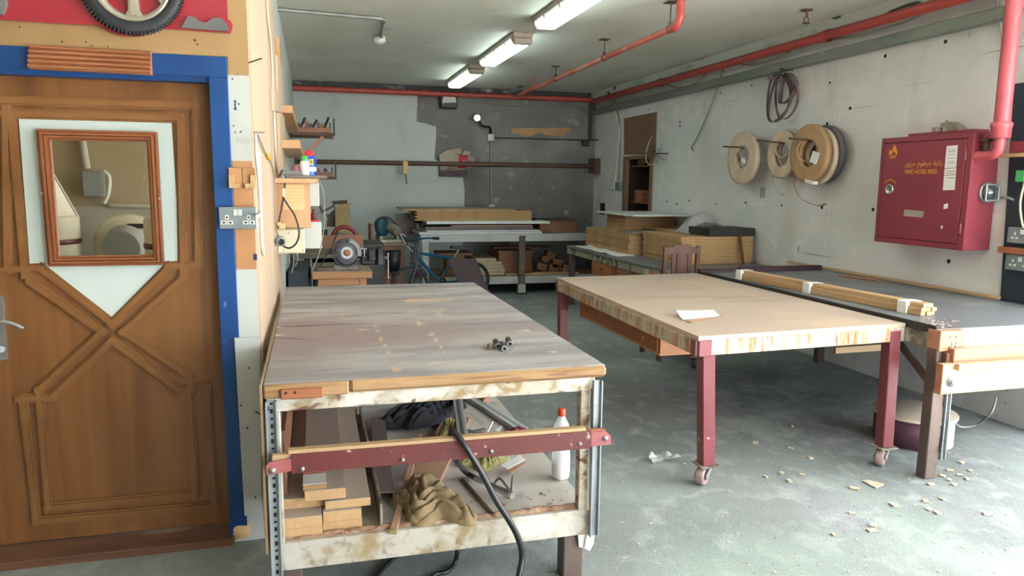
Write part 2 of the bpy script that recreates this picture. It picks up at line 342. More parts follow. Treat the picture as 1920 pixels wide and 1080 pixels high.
M['reel_tan']=mat('reel_tan','#a68664',[('#957755',9,(1,1,1),.4,.7,5)],.65)
M['reel_grey']=mat('reel_grey','#4b484c',[('#5c595d',9,(1,1,1),.4,.7,5)],.5)
M['coil_dark']=mat('coil_dark','#5d4f52',[('#77686a',9,(1,1,1),.4,.7,5)],.45)
M['brown_panel']=mat('brown_panel','#7d6148',[('#6d5440',2,(1,1,1),.4,.7,4)],.65)
M['brown_wood']=wood('brown_wood','#5c3826','#452818',8,2,.55)
M['chair_wood']=wood('chair_wood','#5e3a2a','#47291d',8,2,.5)
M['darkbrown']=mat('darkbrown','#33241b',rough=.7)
M['old_apron']=mat('old_apron','#8d8a70',[('#2c2a24',8,(1,1,.6),.52,.6,7,.7),('#b3b09a',5,(1,1,1),.58,.7,5)],.7)
M['bench_white']=mat('bench_white','#b9bcb9',[('#a3a5a2',3,(1,1,1),.4,.7,5),('#6b3f38',5,(1,1,1),.70,.76,5)],.6)
M['board_mdf']=mat('board_mdf','#ae8d62',[('#9c7c53',5,(1,1,1),.4,.7,5)],.65)
M['board_white']=mat('board_white','#d5d8d6',[('#c6c9c7',3,(1,1,1),.4,.7,3)],.5)
M['board_grey']=mat('board_grey','#7b716e',[('#6a605e',3,(1,1,1),.4,.7,4)],.6)
M['board_brown']=mat('board_brown','#8a6248',[('#77523b',4,(1,1,1),.4,.7,4)],.65)
M['cardboard']=mat('cardboard','#8b7750',[('#7a6845',6,(1,1,1),.4,.7,4)],.8)
M['cardboard_dark']=mat('cardboard_dark','#4e4234',rough=.8)
M['bike_blue']=mat('bike_blue','#155273',rough=.3,coat=.3)
M['bike_grey']=mat('bike_grey','#4a4c4f',rough=.4,metal=.3)
M['saw_blue']=mat('saw_blue','#24505f',[('#1b3c4a',6,(1,1,1),.4,.7,4)],.45)
M['saw_body']=mat('saw_body','#9c9884',[('#7f7c6c',6,(1,1,1),.4,.7,4)],.5,.3)
M['grind_disc']=mat('grind_disc','#6d6c72',[('#5e5d63',20,(1,1,1),.4,.7,4)],.75,bump=(90,.2))
M['disc_label']=mat('disc_label','#c9ccd0',rough=.5)
M['guard']=mat('guard','#303135',[('#4a4a4e',6,(1,1,1),.45,.7,5)],.5,.4)
M['guard_red']=mat('guard_red','#6e1a1c',rough=.5)
wood('bench_orange','#a37752','#8c6342',6,0,.55)
M['dusty_wood']=mat('dusty_wood','#8f8378',[('#756a60',4,(1,1,1),.4,.7,6)],.75)
M['can_blue']=mat('can_blue','#1e4aa8',rough=.3,metal=.2)
M['can_yellow']=mat('can_yellow','#e8c41c',rough=.35)
M['can_white']=mat('can_white','#dfe5ea',rough=.35)
M['can_red']=mat('can_red','#c22430',rough=.35)
M['can_green']=mat('can_green','#3fa05c',rough=.4)
M['notice']=mat('notice','#d9b988',[('#cbab79',3,(1,1,1),.4,.7,4)],.7)
M['notice_ink']=mat('notice_ink','#bd9f74',rough=.8)
M['ink']=mat('ink','#3c3b3a',rough=.7)
M['pencil']=mat('pencil','#a3a7a2',rough=.8)
M['ink_blue']=mat('ink_blue','#34456e',rough=.7)
wood('wood_box','#c39a74','#b3885f',5,2,.55)
M['tube_glow']=mat('tube_glow','#ffffff',rough=.5,emit=('#eafff6',11.0))
M['lamp_glow']=mat('lamp_glow','#ffffff',rough=.4,emit=('#ffffff',6.0))
M['lamp_body']=mat('lamp_body','#9a8f83',[('#857b70',4,(1,1,1),.4,.7,4)],.55)
M['bag_paper']=mat('bag_paper','#a3978a',[('#8b7f73',6,(1,1,1),.4,.7,6)],.8)
M['bag_red']=mat('bag_red','#a52a35',rough=.7)
M['canvas']=mat('canvas','#ddd6c5',[('#c6beac',3,(1,1,1),.4,.7,4)],.85)
M['machine_cream']=mat('machine_cream','#cfc9b6',[('#bcb6a3',3,(1,1,1),.4,.7,4)],.5)
M['wall_dusty']=mat('wall_dusty','#a99a80',[('#968769',1.2,(1,1,1),.4,.7,6),('#d8d0c2',9,(1,1,1),.70,.74,6)],.9)
M['wall_pale']=mat('wall_pale','#b9b5aa',[('#a9a59a',2,(1,1,1),.4,.7,5)],.85)
M['ground_out']=mat('ground_out','#bdb8ae',[('#a3a098',.6,(1,1,1),.4,.7,5)],.9)
M['grinder_grey']=mat('grinder_grey','#77706c',[('#5f5955',6,(1,1,1),.45,.7,5)],.55,.3)
M['plastic_grey']=mat('plastic_grey','#8d9090',rough=.5)
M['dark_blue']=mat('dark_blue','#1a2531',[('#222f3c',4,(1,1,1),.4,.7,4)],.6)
M['glass_lens']=mat('glass_lens','#59605f',[('#3a403f',12,(1,1,1),.45,.7,4)],.12,.5)
M['pallet_cream']=mat('pallet_cream','#b7aa8b',[('#a39676',5,(.3,1,1),.4,.7,5)],.65)

# ------------------------------------------------------------------ the room
XL, XR, YB, ZC, YD = -.245, 4.7, 12.0, 3.15, 3.40
YF = -1.75
struct('floor', B().box(-3.4,XR+.25,YF-.2,YB+.25,-.12,0), M['floor'])
struct('ceiling', B().box(-3.4,XR+.25,YF-.2,YB+.25,ZC,ZC+.15), M['ceiling'])
back = struct('wall_back', B().box(XL-.2,XR+.25,YB,YB+.2,0,ZC), M['wall_grey'])
# painted plaster coat that stops short of the bare patch
pc=[(XL,0),(XL,ZC)]+[(at(a,b,y=YB).x,at(a,b,y=YB).z) for a,b in((784,150),(781,228),(800,232),(818,238),(817,262),(814,299),(824,301),(824,331),(868,333),(871,360),(870,395),(868,430))]+[(at(868,430,y=YB).x,0)]
part('paint_coat', B().prism([V((a,YB-.006,b)) for a,b in pc], (0,.006,0)), M['paint_white'], back)
struct('wall_left', B().box(XL-.15,XL,YD+.18,YB,0,ZC), M['paint_white'])
# wall_right with the cupboard recess (door_2)
d2a,d2b=at(1172,290,x=XR),at(1225,290,x=XR)
RY0,RY1,RZ1=d2b.y,d2a.y,2.07
b=B().box(XR,XR+.25,DOOR_Y1,RY0,0,ZC).box(XR,XR+.25,RY1,YB,0,ZC).box(XR,XR+.25,RY0,RY1,RZ1,ZC)
b.box(XR,XR+.25,YF-.2,DOOR_Y0,0,ZC).box(XR,XR+.25,DOOR_Y0,DOOR_Y1,DOOR_Z,ZC)
struct('wall_right', b, M['wall_right'])
# wall that carries the panel door, plus the closed end behind the camera
DX0,DX1,DZ=-1.62,-.405,2.075
b=B().box(-3.2,DX0,YD,YD+.18,0,ZC).box(DX0,DX1,YD,YD+.18,DZ,ZC).box(DX1,XL,YD,YD+.18,0,ZC)
wd=struct('wall_door', b, M['strip_white'])
struct('wall_side', B().box(-3.4,-3.2,YF,YD+.2,0,ZC), M['wall_dusty'])
wf=struct('wall_front', B().box(-3.4,1.4,YF-.2,YF,0,ZC).box(1.4,XR+.25,YF-.2,YF,2.75,ZC), M['wall_dusty'])
part('plaster_band', B().box(-3.2,1.38,YF,YF+.012,0,1.36), M['wall_pale'], wf)
struct('trim_1', B().box(1.4,1.55,YF-.2,YF+.05,0,2.75,.01), M['wall_pale'])
single('yard_ground', B().box(-30,40,-40,30,-.16,-.13), M['ground_out'], kind='structure')
portal('daylight_front', (3.13,YF-.02,1.37), (-PI/2,0,0), 3.15, 2.72)
# ------------------------------------------------------------------ panel door in wall_door
YL = 3.475                                   # face of the door leaf
door = thing('door_1', loc=((DX0+DX1)/2,YL,0), kind='structure')
part('leaf', B().box(DX0+.004,DX1-.004,YL,YL+.045,.065,DZ-.004,.003), M['door'], door)
part('threshold', B().ob(((DX0+DX1)/2,3.435,.028),((DX1-DX0)/2+.02,0,0),(0,.075,.012),(0,-.003,.02),.004), M['threshold'], door)
b=B().box(DX0-.08,DX0,3.388,3.54,0,DZ+.085,.002); part('frame_jamb', b, M['blue_paint'], door)
b=B().box(DX1,DX1+.075,3.388,3.54,.03,DZ,.002); part('frame_jamb', b, M['blue_paint'], door)
b=B().box(DX0,DX1+.075,3.388,3.47,DZ,DZ+.085,.002).box(DX0,DX1,3.405,3.47,DZ-.02,DZ); part('frame_head', b, M['blue_paint'], door)
def moulding(pts, wd=.040):
    P=[at(*p,y=YL) for p in pts]
    b=B()
    for i_,(p,q) in enumerate(zip(P,P[1:])):
        eps=V((0,-.0004*i_-random.random()*.0012,0)); a=(q-p).normalized(); n=a.cross(Y)
        e=a*wd*.42
        b.prism([p-e-n*wd/2,q+e-n*wd/2,q+e+n*wd/2,p-e+n*wd/2],V((0,-.009,0))+eps)
        b.prism([p-e-n*wd*.28+V((0,-.009,0)),q+e-n*wd*.28+V((0,-.009,0)),q+e+n*wd*.28+V((0,-.009,0)),p-e+n*wd*.28+V((0,-.009,0))],V((0,-.010,0))+eps)
    part('moulding', b, M['door_mould'], door)
for pts in [[(-60,186),(367,199)],[(367,199),(372,497)],[(-30,212),(338,222)],[(338,222),(344,520)],[(372,496),(318,498)],
            [(12,205),(16,505)],[(22,215),(48,515)],[(8,505),(78,502)],
            [(55,512),(58,528),(192,621),(75,729)],[(78,502),(212,606),(318,499)],[(345,519),(232,621),(357,706),(358,730)],
            [(98,744),(212,638),(336,730)],[(38,746),(98,744)],[(336,730),(390,725)],
            [(44,746),(70,975)],[(74,729),(92,950)],[(355,728),(366,924)],[(388,725),(402,946)],[(92,950),(366,924)],[(70,975),(402,946)]]:
    moulding(pts)
b=B().prism(pix([(36,222),(322,231),(339,494),(313,497),(211,594),(83,500),(57,500)],y=YL),(0,-.006,0))
part('painted_panel', b, M['white_board'], door, 'pale painted board, pointed below')
# mirror in a stepped wooden frame screwed onto the painted panel
mir = thing('framed_mirror','small mirror in a stepped reddish wood frame, screwed to the panelled door','mirror',at(190,500,y=3.46))
O=pix([(70,242),(296,248),(309,496),(93,499)],y=3.455); I=pix([(96,263),(276,266),(288,477),(113,480)],y=3.455)
for k in range(4):
    p,q,r,s=O[k],O[(k+1)%4],I[(k+1)%4],I[k]; b=B()
    for t0,t1,h in((0,.22,.020),(.29,.52,.034),(.59,.80,.027),(.86,1.,.014)):
        b.prism([p.lerp(s,t0),q.lerp(r,t0),q.lerp(r,t1),p.lerp(s,t1)],(0,-h,0))
    b.prism([p,q,r,s],(0,-.009,0))
    part('frame_side', b, M['mirror_frame' if k%2==0 else 'mirror_frame_v'], mir)
part('mirror_glass', B().prism([p.lerp(O[i],.06)+V((0,-.001,0)) for i,p in enumerate(I)],(0,-.003,0)), M['mirror'], mir)
b=B()
for a,c in((78,362),(299,372)): b.cyl(at(a,c,y=3.431),at(a,c,y=3.431)+V((0,-.003,0)),.006,n=10)
part('screw_head', b, M['chrome'], mir)
# lever handle
h = thing('door_handle','chrome lever handle on a tall plate on the panelled door','handle',at(4,600,y=YL))
b=B().prism(pix([(-8,553),(7,555),(15,672),(0,676)],y=YL-.002),(0,-.012,0)); part('plate', b, M['chrome'], h)
b=B().tube(smooth_path([at(-3,606,y=YL-.012),at(-3,606,y=YL-.05),at(6,603,y=YL-.062),at(24,607,y=YL-.062),at(44,616,y=YL-.058)],5),.0095,10); part('lever', b, M['chrome'], h)
b=B().cyl(at(2,655,y=YL-.014),at(2,655,y=YL-.024),.014,n=14); part('keyhole', b, M['steel'], h)
# cladding of the wall beside and above the door
tl=at(431,140,y=YD).z
part('tan_panel', B().prism([V((-3.1,YD-.008,DZ+.088)),V((DX1+.078,YD-.008,DZ+.088)),V((DX1+.078,YD-.008,tl)),V((XL,YD-.008,tl)),V((XL,YD-.008,ZC)),V((-3.1,YD-.008,ZC))],(0,.008,0)), M['tan_board'], wd)
part('hardboard_panel', B().box(DX1+.078,XL,YD-.005,YD,at(450,505,y=YD).z,at(450,302,y=YD).z), M['hardboard'], wd)
q=at(481,482,y=YD-.005); part('sticker', B().box(q.x-.013,q.x+.002,YD-.0065,YD-.005,q.z-.014,q.z+.014), M['purple'], wd)
q=at(441,255,y=YD)
text('pencil_writing','92107',at(442,268,y=YD),BACKW,.03,M['pencil'],wd,1.0)
b=B()
for p,r in(((441,190),.009),((440,196),.006),((441,204),.011)): c=at(*p,y=YD); b.cyl(c,c+V((0,-.0006,0)),r*.6,n=8)
b.prism(pix([(440,188),(442,188),(443,204),(440,205)],y=YD-.0004),(0,-.0004,0)); part('ink_mark', b, M['ink_blue'], wd)
b=B()
for p in((436,148),(445,140),(452,247),(441,248),(438,236),(448,195)): c=at(*p,y=YD); b.cyl(c,c+V((0,-.002,0)),.0035,n=6)
part('nail_head', b, M['black'], wd, kind='stuff')
b=B()
random.seed(3)
for i in range(12):
    a,c=random.uniform(10,420),random.uniform(70,105)
    if a>160: c-=12
    p=at(a,c-20 if a<60 else c,y=YD-.008)
    if p.z<DZ+.1: continue
    b.cyl(p,p+V((0,-.0015,0)),.0022+random.random()*.002,n=6)
part('nail_hole', b, M['darkbrown'], wd, kind='stuff')
# fluted head piece
fm=B(); p0,p1=at(57,84,y=YD-.01),at(284,97,y=YD-.01); q0=at(62,131,y=YD-.01)
u=(p1-p0); dz=(q0-p0).length
prof=[(0,0)]
for k in range(5):
    z0=-dz*k/5; z1=-dz*(k+1)/5; o0=.014+.007*k
    prof+=[(o0,z0-.0005)]+[(o0+.002+.013*math.sin(PI*t_/6),z0+(z1-z0)*(.06+.80*t_/6)) for t_ in range(7)]+[(o0+.001,z1+.002)]
prof+=[(.04,-dz),(0,-dz)]
fm.prism([p0+V((0,-a,0))+Z*b_ for a,b_ in prof],u)
single('fluted_moulding',fm,M['pinkwood'],'short fluted reddish moulding nailed across the blue door head','moulding')
# red car cut-out above the door
car = thing('car_cutout','glossy red car silhouette board with a wheel, mounted above the blue door frame','wall decoration',at(245,66,y=YD-.01))
yc=YD-.012
pts=[(-160,20),(0,38),(100,45),(183,49)]+[(249+97*math.cos(a),-27+97*math.sin(a)) for a in [math.radians(d) for d in(128,118,108,98,88,78,68,58)]]+[(320,56),(380,60),(433,64),(437,50),(434,42),(428,37),(427,18),(424,-40),(380,-95),(200,-110),(90,-190),(-150,-190)]
part('body_board', B().prism(pix(pts,y=yc),(0,-.02,0)), M['red_gloss'], car)
wc=at(249,-27,y=yc-.02); mp=(at(249,67,y=yc-.02)-wc).length
# tyre with treads, silver rim with five spokes
b=B().lathe([(mp*.735,0),(mp*.74,.03),(mp*.80,.038),(mp*.92,.034),(mp*.965,.028),(mp*.97,.0)],wc,-Y,64)
part('tyre', b, M['rubber'], car)
b=B()
for i in range(84):
    a=2*PI*i/84; e=V((math.cos(a),0,math.sin(a))); t=V((-math.sin(a),0,math.cos(a)))
    b.ob(wc+e*mp*.965+V((0,-.017,0)),e*mp*.035,t*mp*.018+e*mp*.012,V((0,.015,0)))
part('tread', b, M['rubber'], car, kind='stuff')
b=B().lathe([(mp*.735,.0),(mp*.735,.034),(mp*.66,.03),(mp*.60,.014),(mp*.60,0)],wc,-Y,64)
b.lathe([(.001,.04),(mp*.13,.038),(mp*.16,.03),(mp*.17,0)],wc,-Y,24)
part('rim', b, M['rim'], car)
for i in range(5):
    a=-PI/2+2*PI*i/5+.03; e=V((math.cos(a),0,math.sin(a))); t=V((-math.sin(a),0,math.cos(a)))
    b=B().prism([wc+e*mp*.10-t*mp*.10,wc+e*mp*.10+t*mp*.10,wc+e*mp*.5+t*mp*.105,wc+e*mp*.66+t*mp*.20,wc+e*mp*.66-t*mp*.20,wc+e*mp*.5-t*mp*.105],(0,-.024,0))
    b.prism([wc+e*mp*.10-t*mp*.06+V((0,-.024,0)),wc+e*mp*.10+t*mp*.06+V((0,-.024,0)),wc+e*mp*.62+t*mp*.06+V((0,-.024,0)),wc+e*mp*.62-t*mp*.06+V((0,-.024,0))],(0,-.012,0))
    part('spoke', b, M['rim'], car)
part('bumper_piece', B().prism(pix([(341,53),(354,31),(366,34),(376,42),(387,44),(398,36),(412,34),(420,39),(428,50),(428,60)],y=yc-.02),(0,-.016,0)), M['grey_paint'], car, 'grey wavy cut-out piece')
part('trim_piece', B().prism(pix([(-40,-60),(12,-60),(15,10),(8,28),(-40,34)],y=yc-.02),(0,-.018,0)), M['grey_paint'], car)
# double socket
so=thing('double_socket','grey metal double socket outlet on the blue frame','socket',at(446,428,y=YD-.02))
s0,s1=at(411,389,y=YD-.045),at(481,428,y=YD-.045)
b=B().box(s0.x,s1.x,YD-.045,YD-.012,s1.z,s0.z,.004); part('back_box', b, M['socket'], so)
b=B().box(s0.x-.002,s1.x+.002,YD-.05,YD-.045,s1.z-.002,s0.z+.002,.002); part('face_plate', b, M['socket'], so)
cx=(s0.x+s1.x)/2
for k in(-1,1): part('rocker_switch', B().box(cx+k*.009-.008,cx+k*.009+.008,YD-.055,YD-.05,s0.z-.034,s0.z-.008,.001), M['plastic_white'], so)
for k in(-1,1):
    b=B(); c=cx+k*.044; b2=B()
    for dx,dzz,wx,wz in((0,-.042,.007,.010),(-.013,-.064,.011,.008),(.013,-.064,.011,.008)):
        b.box(c+dx-wx,c+dx+wx,YD-.0525,YD-.05,s0.z+dzz-wz,s0.z+dzz+wz)
        b2.box(c+dx-wx*.4,c+dx+wx*.4,YD-.0532,YD-.0525,s0.z+dzz-wz*.45,s0.z+dzz+wz*.45)
    o=part('outlet', b, M['plastic_white'], so); part('pin_hole', b2, M['dark'], o)
# small MDF holder above the socket
ho=thing('mdf_holder','small tan holder with two L-shaped lips above the socket','holder',at(453,353,y=YD-.02))
h0,h1=at(428,314,y=YD-.03),at(479,353,y=YD-.03); hm=(h0.x+h1.x)/2
part('back_plate', B().box(h0.x,hm-.001,YD-.022,YD-.006,h1.z,h0.z,.001), M['hardboard'], ho)
part('back_plate', B().box(hm+.001,h1.x,YD-.022,YD-.006,h1.z,h0.z,.001), M['hardboard'], ho)
part('lip', B().box(h0.x,h0.x+.02,YD-.036,YD-.022,h1.z,h0.z-.03,.001).box(h0.x+.02,h0.x+.042,YD-.036,YD-.022,h1.z,h1.z+.02,.001), M['mdf'], ho)
part('lip', B().box(h1.x-.02,h1.x,YD-.036,YD-.022,h1.z,h0.z-.03,.001).box(h1.x-.042,h1.x-.02,YD-.036,YD-.022,h1.z,h1.z+.02,.001), M['mdf'], ho)
# pale board screwed beside the bench, and the broken patch under it
b=B().prism(pix([(440,633),(487,632),(491,962),(459,965)],y=YD-.02),(0,-.012,0)); lb=thing('pale_strip_board','pale grey strip of board screwed low on the wall beside the blue frame','board',at(465,965,y=YD-.02))
part('strip', b, M['grey_white'], lb); b=B()
for p in((466,690),(464,802),(479,932),(452,760)): c=at(*p,y=YD-.032); b.cyl(c,c+V((0,-.0015,0)),.004,n=8)
c=at(484,772,y=YD-.032); b.cyl(c+V((-.012,0,.004)),c+V((.008,-.03,-.003)),.0025,n=6)
part('screw', b, M['dark'], lb)
b=B()
c=at(455,992,y=YD)
b.grid(lambda u,v:(c.x-.05+u*.085,YD-.003-.03*max(0,math.sin(PI*u)*math.sin(PI*v))-.012*nz((u*3,v*3,1),2)*math.sin(PI*u),.002+v*.085+.02*u*(1-v)),8,8)
part('broken_plaster', b, M['notice'], wd)

# ------------------------------------------------------------------ what hangs on wall_left
wl_=bpy.data.objects['wall_left']
pp=[(YD,0),(YD,ZC)]+[(min(at(a,c,x=XL+.012).y,6.4),at(a,c,x=XL+.012).z) for a,c in((511,0),(516,95),(519,210),(524,335),(528,470))]+[(5.75,.9),(5.75,0)]
pp[2]=(pp[2][0],min(pp[2][1],ZC))
part('plywood_panel', B().prism([V((XL,a,c)) for a,c in pp],(.012,0,0)), M['beige_ply'], wl_)
XW=XL+.014
b=B().tube(smooth_path(pix([(497,-40),(503,40),(509,100),(513,190),(516,260),(520,320),(525,336)],x=XW+.006),5),.0075,8)
single('wall_cable',b,M['cable_white'],'long cream cable running down the plywood cladding to the wooden box','cable')
b=B().tube(smooth_path(pix([(479,250),(481,300),(486,350),(489,390),(487,402),(482,405)],x=XW+.008),5),.006,8)
single('socket_cable',b,M['plastic_white'],'thick white cable bending into the side of the double socket','cable')
b=B().tube(smooth_path(pix([(485,286),(487,340),(490,420),(492,462),(495,478)],x=XW+.008),5),.007,8)
single('white_rod',b,M['plastic_white'],'thin white rod fixed upright on the plywood corner by the socket','rod')
b=B().cyl(at(478,248,x=XW),at(478,248,x=XW)+V((.04,-.0,.0)),.0025,n=6)
single('hanging_nail',b,M['steel'],'short nail above the white rod holding a cord','nail')
b=B().cyl(at(472,118,x=XW)-X*.012,at(472,118,x=XW)+V((.042,-.018,.018)),.003,n=6)
single('long_nail',b,M['dark_steel'],'long dark nail sticking out of the plywood corner','nail')
cd=thing('extension_cord','thin grey cord with a yellow joint hanging from a nail on the plywood','cord',at(523,452,x=XW))
part('cord', B().tube(smooth_path(pix([(481,248),(489,266),(497,285),(502,293),(508,304),(512,318),(515,345),(516,392),(517,425),(522,442)],x=XW+.008),5),.0045,8), M['cable_grey'], cd)
part('yellow_joint', B().cyl(at(501,290,x=XW+.008),at(506,299,x=XW+.008),.011,.008,10), M['yellow'], cd)
c=at(525,452,x=XW+.03); part('plug', B().lathe([(.004,-.035),(.02,-.03),(.034,0),(.03,.03),(.02,.036)],c,V((.25,-1,-.1)),14), M['plastic_grey'], cd)
# upright timbers on the cladding
for nm,pts,lab in(('wall_batten',[(515,103),(526,133),(529,212),(518,208)],'pale upright batten with a pointed top on the cladding'),
                  ('wall_batten',[(508,165),(517,172),(519,210),(509,207)],'short upright batten behind the cream cable'),
                  ('wall_batten',[(519,212),(530,216),(531,258),(524,330),(521,330)],'upright batten under the pointed one, beside the ledges')):
    single(nm,B().prism(pix(pts,x=XW),(.018,0,0)),M['beige_ply'],lab,'batten')
def ledge(pts,x0,dx,lab):
    single('wall_ledge',B().prism(pix(pts,x=x0),(dx,0,0)),M['redwood' if 0 else 'wood_box'],lab,'ledge')
def plankY(name,m,x0,x1,ya,yb,z0,z1,lab,cat,bv=.004): return single(name,B().box(x0,x1,ya,yb,z0,z1,bv),m,lab,cat)
a=at(530,168,x=XW); c=at(548,196,y=6.6)
plankY('wall_ledge',M['wood_box'],XL,at(549,210,y=6.4).x,6.4,9.2,at(540,212,y=6.4).z,at(540,197,y=6.4).z,'upper wooden ledge running along the side wall','ledge')
plankY('wall_ledge',M['wood_box'],XL,at(563,262,y=6.0).x,6.0,8.6,at(545,278,y=6.0).z,at(545,262,y=6.0).z,'lower wooden ledge above the spray cans','ledge')
plankY('wall_upright',M['wood_box'],XL,XL+.03,6.2,6.5,1.75,2.75,'upright board that carries the two wooden ledges','board')

# wooden box with notice, meter boxes
wb=thing('wooden_meter_box','tan wooden box with a cream notice, fixed to the cladding above the workbench','box',(-.12,5.05,1.36))
q0,q1=at(525,343,y=5.05),at(583,427,y=5.05)
part('carcass', B().box(XL+.012,q1.x,5.05,5.4,q1.z,q0.z,.003), M['wood_box'], wb)
t0=at(596,333,y=4.98); part('top_board', B().box(XL+.012,t0.x,4.98,5.5,q0.z,q0.z+.03,.003), M['wood_box'], wb)
n0,n1=at(530,343,y=5.048),at(571,393,y=5.048)
nt=part('notice', B().box(n0.x,n1.x,5.0465,5.05,n1.z,n0.z-.012), M['notice'], wb, 'cream paper notice')
b=B(); random.seed(5)
for k in range(5):
    zz=n0.z-.035-.022*k; b.box(n0.x+.02,n0.x+.02+random.uniform(.06,.11),5.0455,5.0465,zz-.003,zz+.003)
part('faded_line', b, M['notice_ink'], nt)
q2,q3=at(528,428,y=5.12),at(572,475,y=5.12)
mb=thing('switch_box','cream metal switch box under the wooden box','switch box',(-.15,5.12,q3.z))
part('case', B().box(XL+.012,q3.x,5.12,5.4,q3.z,q2.z,.004), M['plastic_cream'], mb)
part('lid', B().box(XL+.014,q3.x-.006,5.108,5.12,q3.z+.006,q2.z-.006,.004), M['plastic_cream'], mb)
b=B()
for p in((541,437),(568,470),(532,470)): c=at(*p,y=5.108); b.cyl(c,c+V((0,-.004,0)),.005,n=8)
part('screw', b, M['steel'], mb)
for nm,pa,pb_,yy,lab in(('meter_box',(583,342),(599,387),5.5,'tall white box beside the wooden box'),('meter_box',(575,416),(604,466),5.55,'lower white box with red switches beside the cream one')):
    a0,a1=at(*pa,y=yy),at(*pb_,y=yy)
    t=thing(nm,lab,'box',(a0.x,yy,a1.z)); part('case', B().box(a0.x-.03,a1.x,yy,yy+.2,a1.z,a0.z,.004), M['plastic_white'], t)
    part('clip', B().box(a1.x,a1.x+.006,yy+.05,yy+.08,a0.z-.05,a0.z-.03), M['steel'], t)
    if pa[0]==575:
        b=B().box(a0.x+.03,a0.x+.09,yy+.02,yy+.06,a0.z,a0.z+.012); part('red_switch', b, M['can_red'], t)
single('red_bottle',B().lathe([(.001,0),(.018,0),(.02,.05),(.008,.07),(.008,.09),(.001,.09)],V((at(588,413,y=5.62).x,5.62,a0.z+.0)),Z,12),M['guard_red'],'small red bottle between the two white boxes','bottle')
# black lead looping from the box
ld=thing('black_lead','black lead looping from the wooden box to a pale plug','lead',at(530,425,y=5.0))
part('lead', B().tube(smooth_path(pix([(537,330),(533,355),(531,372),(526,400),(522,420)],y=5.0)+[],5),.006,8), M['cable_black'], ld)
part('loop', B().tube(smooth_path(pix([(531,370),(540,385),(553,405),(561,435),(556,455),(544,465),(532,462),(526,455)],y=4.99),6),.006,8), M['cable_black'], ld)
part('junction', B().ob(at(532,361,y=5.0),(.008,0,0),(0,.012,0),(0,0,.028),.004), M['plastic_cream'], ld)
part('plug', B().ob(at(529,424,y=5.0),(.02,0,0),(0,.02,0),(0,0,.022),.006).ob(at(524,420,y=4.98),(.012,0,0),(0,.012,0),(0,0,.012),.003), M['notice'], ld)
b=B().tube(smooth_path(pix([(596,335),(604,352),(608,385),(608,420),(600,470),(585,508)],y=5.35),5),.0035,6)
single('thin_wire',b,M['cable_grey'],'thin grey wire hanging from the wooden box top','wire')
# cans on the box
ZT=q0.z+.03
c=at(581,331,y=5.1); c.z=ZT
k=(at(594,310,y=5.1).x-at(568,310,y=5.1).x)/2; hh=at(581,283,y=5.1).z-ZT
cn=thing('spray_can','blue and white aerosol can with a red cap, on the wooden box','can',c)
part('can_body', B().lathe([(.001,0),(k,.0),(k,hh*.78),(k*.8,hh*.82),(.001,hh*.82)],c,Z,24), M['can_white'], cn)
part('band', B().lathe([(k+.0008,hh*.42),(k+.0008,hh*.78),(k*.82,hh*.82)],c,Z,24), M['can_blue'], cn)
part('band', B().lathe([(k+.0008,.0),(k+.0008,hh*.26)],c,Z,24), M['can_blue'], cn)
b=B()
for i in range(5):
    a0=math.radians(235+i*14); a1=a0+math.radians(14)
    b.add([c+V((math.cos(a)*(k+.0016),math.sin(a)*(k+.0016),zz)) for a,zz in((a0,hh*.50),(a1,hh*.50),(a1,hh*.70),(a0,hh*.70))],[(0,1,2,3)])
yp=part('badge', b, M['can_yellow'], cn, 'yellow shield badge')
text('lettering','WD',c+V((-.040,-k-.0018,hh*.60)),BACKW,.030,M['can_blue'],cn)
text('lettering','40',c+V((-.002,-k-.0022,hh*.52)),BACKW,.040,M['ink'],cn)
part('cap', B().lathe([(k*.75,hh*.8),(k*.72,hh*.84),(k*.68,hh*.98),(k*.6,hh),(.001,hh)],c,Z,20), M['can_red'], cn)
c=at(572,330,y=5.06); c.z=ZT; k2=.03; h2=at(572,292,y=5.06).z-ZT
tb=thing('squeeze_tube','white squeeze tube with a green cap beside the aerosol','tube',c)
part('tube_body', B().lathe([(.001,0),(k2*.8,0),(k2,.02),(k2,h2*.7),(k2*.8,h2*.78),(.001,h2*.78)],c,Z,16), M['can_white'], tb)
part('cap', B().lathe([(k2*.8,h2*.76),(k2*.75,h2),(.001,h2)],c,Z,16), M['can_green'], tb)
g=thing('oil_stone','grey flat stone with a pink cloth on the wooden box','stone',(c.x-.07,5.04,ZT))
part('stone', B().box(c.x-.10,c.x+.14,5.0,5.08,ZT,ZT+.022,.004), M['grinder_grey'], g)
b=B().lathe([(.001,0),(.03,.0),(.022,.03),(.012,.06),(.001,.07)],(c.x-.055,5.06,ZT+.022),Z,9); part('cloth', b, M['maroon_light'], g)
b=B().tube(smooth_path([V((c.x-.16,5.05,ZT+.01)),V((c.x-.14,5.04,ZT+.05)),V((c.x-.12,5.03,ZT+.02))],4),.008,6)
single('brass_fitting',b,M['brown_steel'],'bent brass fitting at the edge of the wooden box top','fitting')
single('notched_comb',B().box(c.x-.14,c.x-.02,5.02,5.05,ZT+.022,ZT+.05,.002),M['grey_paint'],'dark notched block on the grey stone','block')

for k_,(a_,c_,e_) in enumerate(((541,476,505),(549,476,512),(556,476,500))):
    single('dangling_wire',B().tube(smooth_path([at(a_,c_-4,y=5.3),at(a_+2,(c_+e_)/2,y=5.3),at(a_-3,e_,y=5.3)],4),.003,5),M['cable_grey'],('thin wire dangling under the cream switch box, closest to the cladding','longest thin wire dangling under the cream switch box','thin wire dangling under the cream switch box, farthest from the cladding')[k_],'wire')
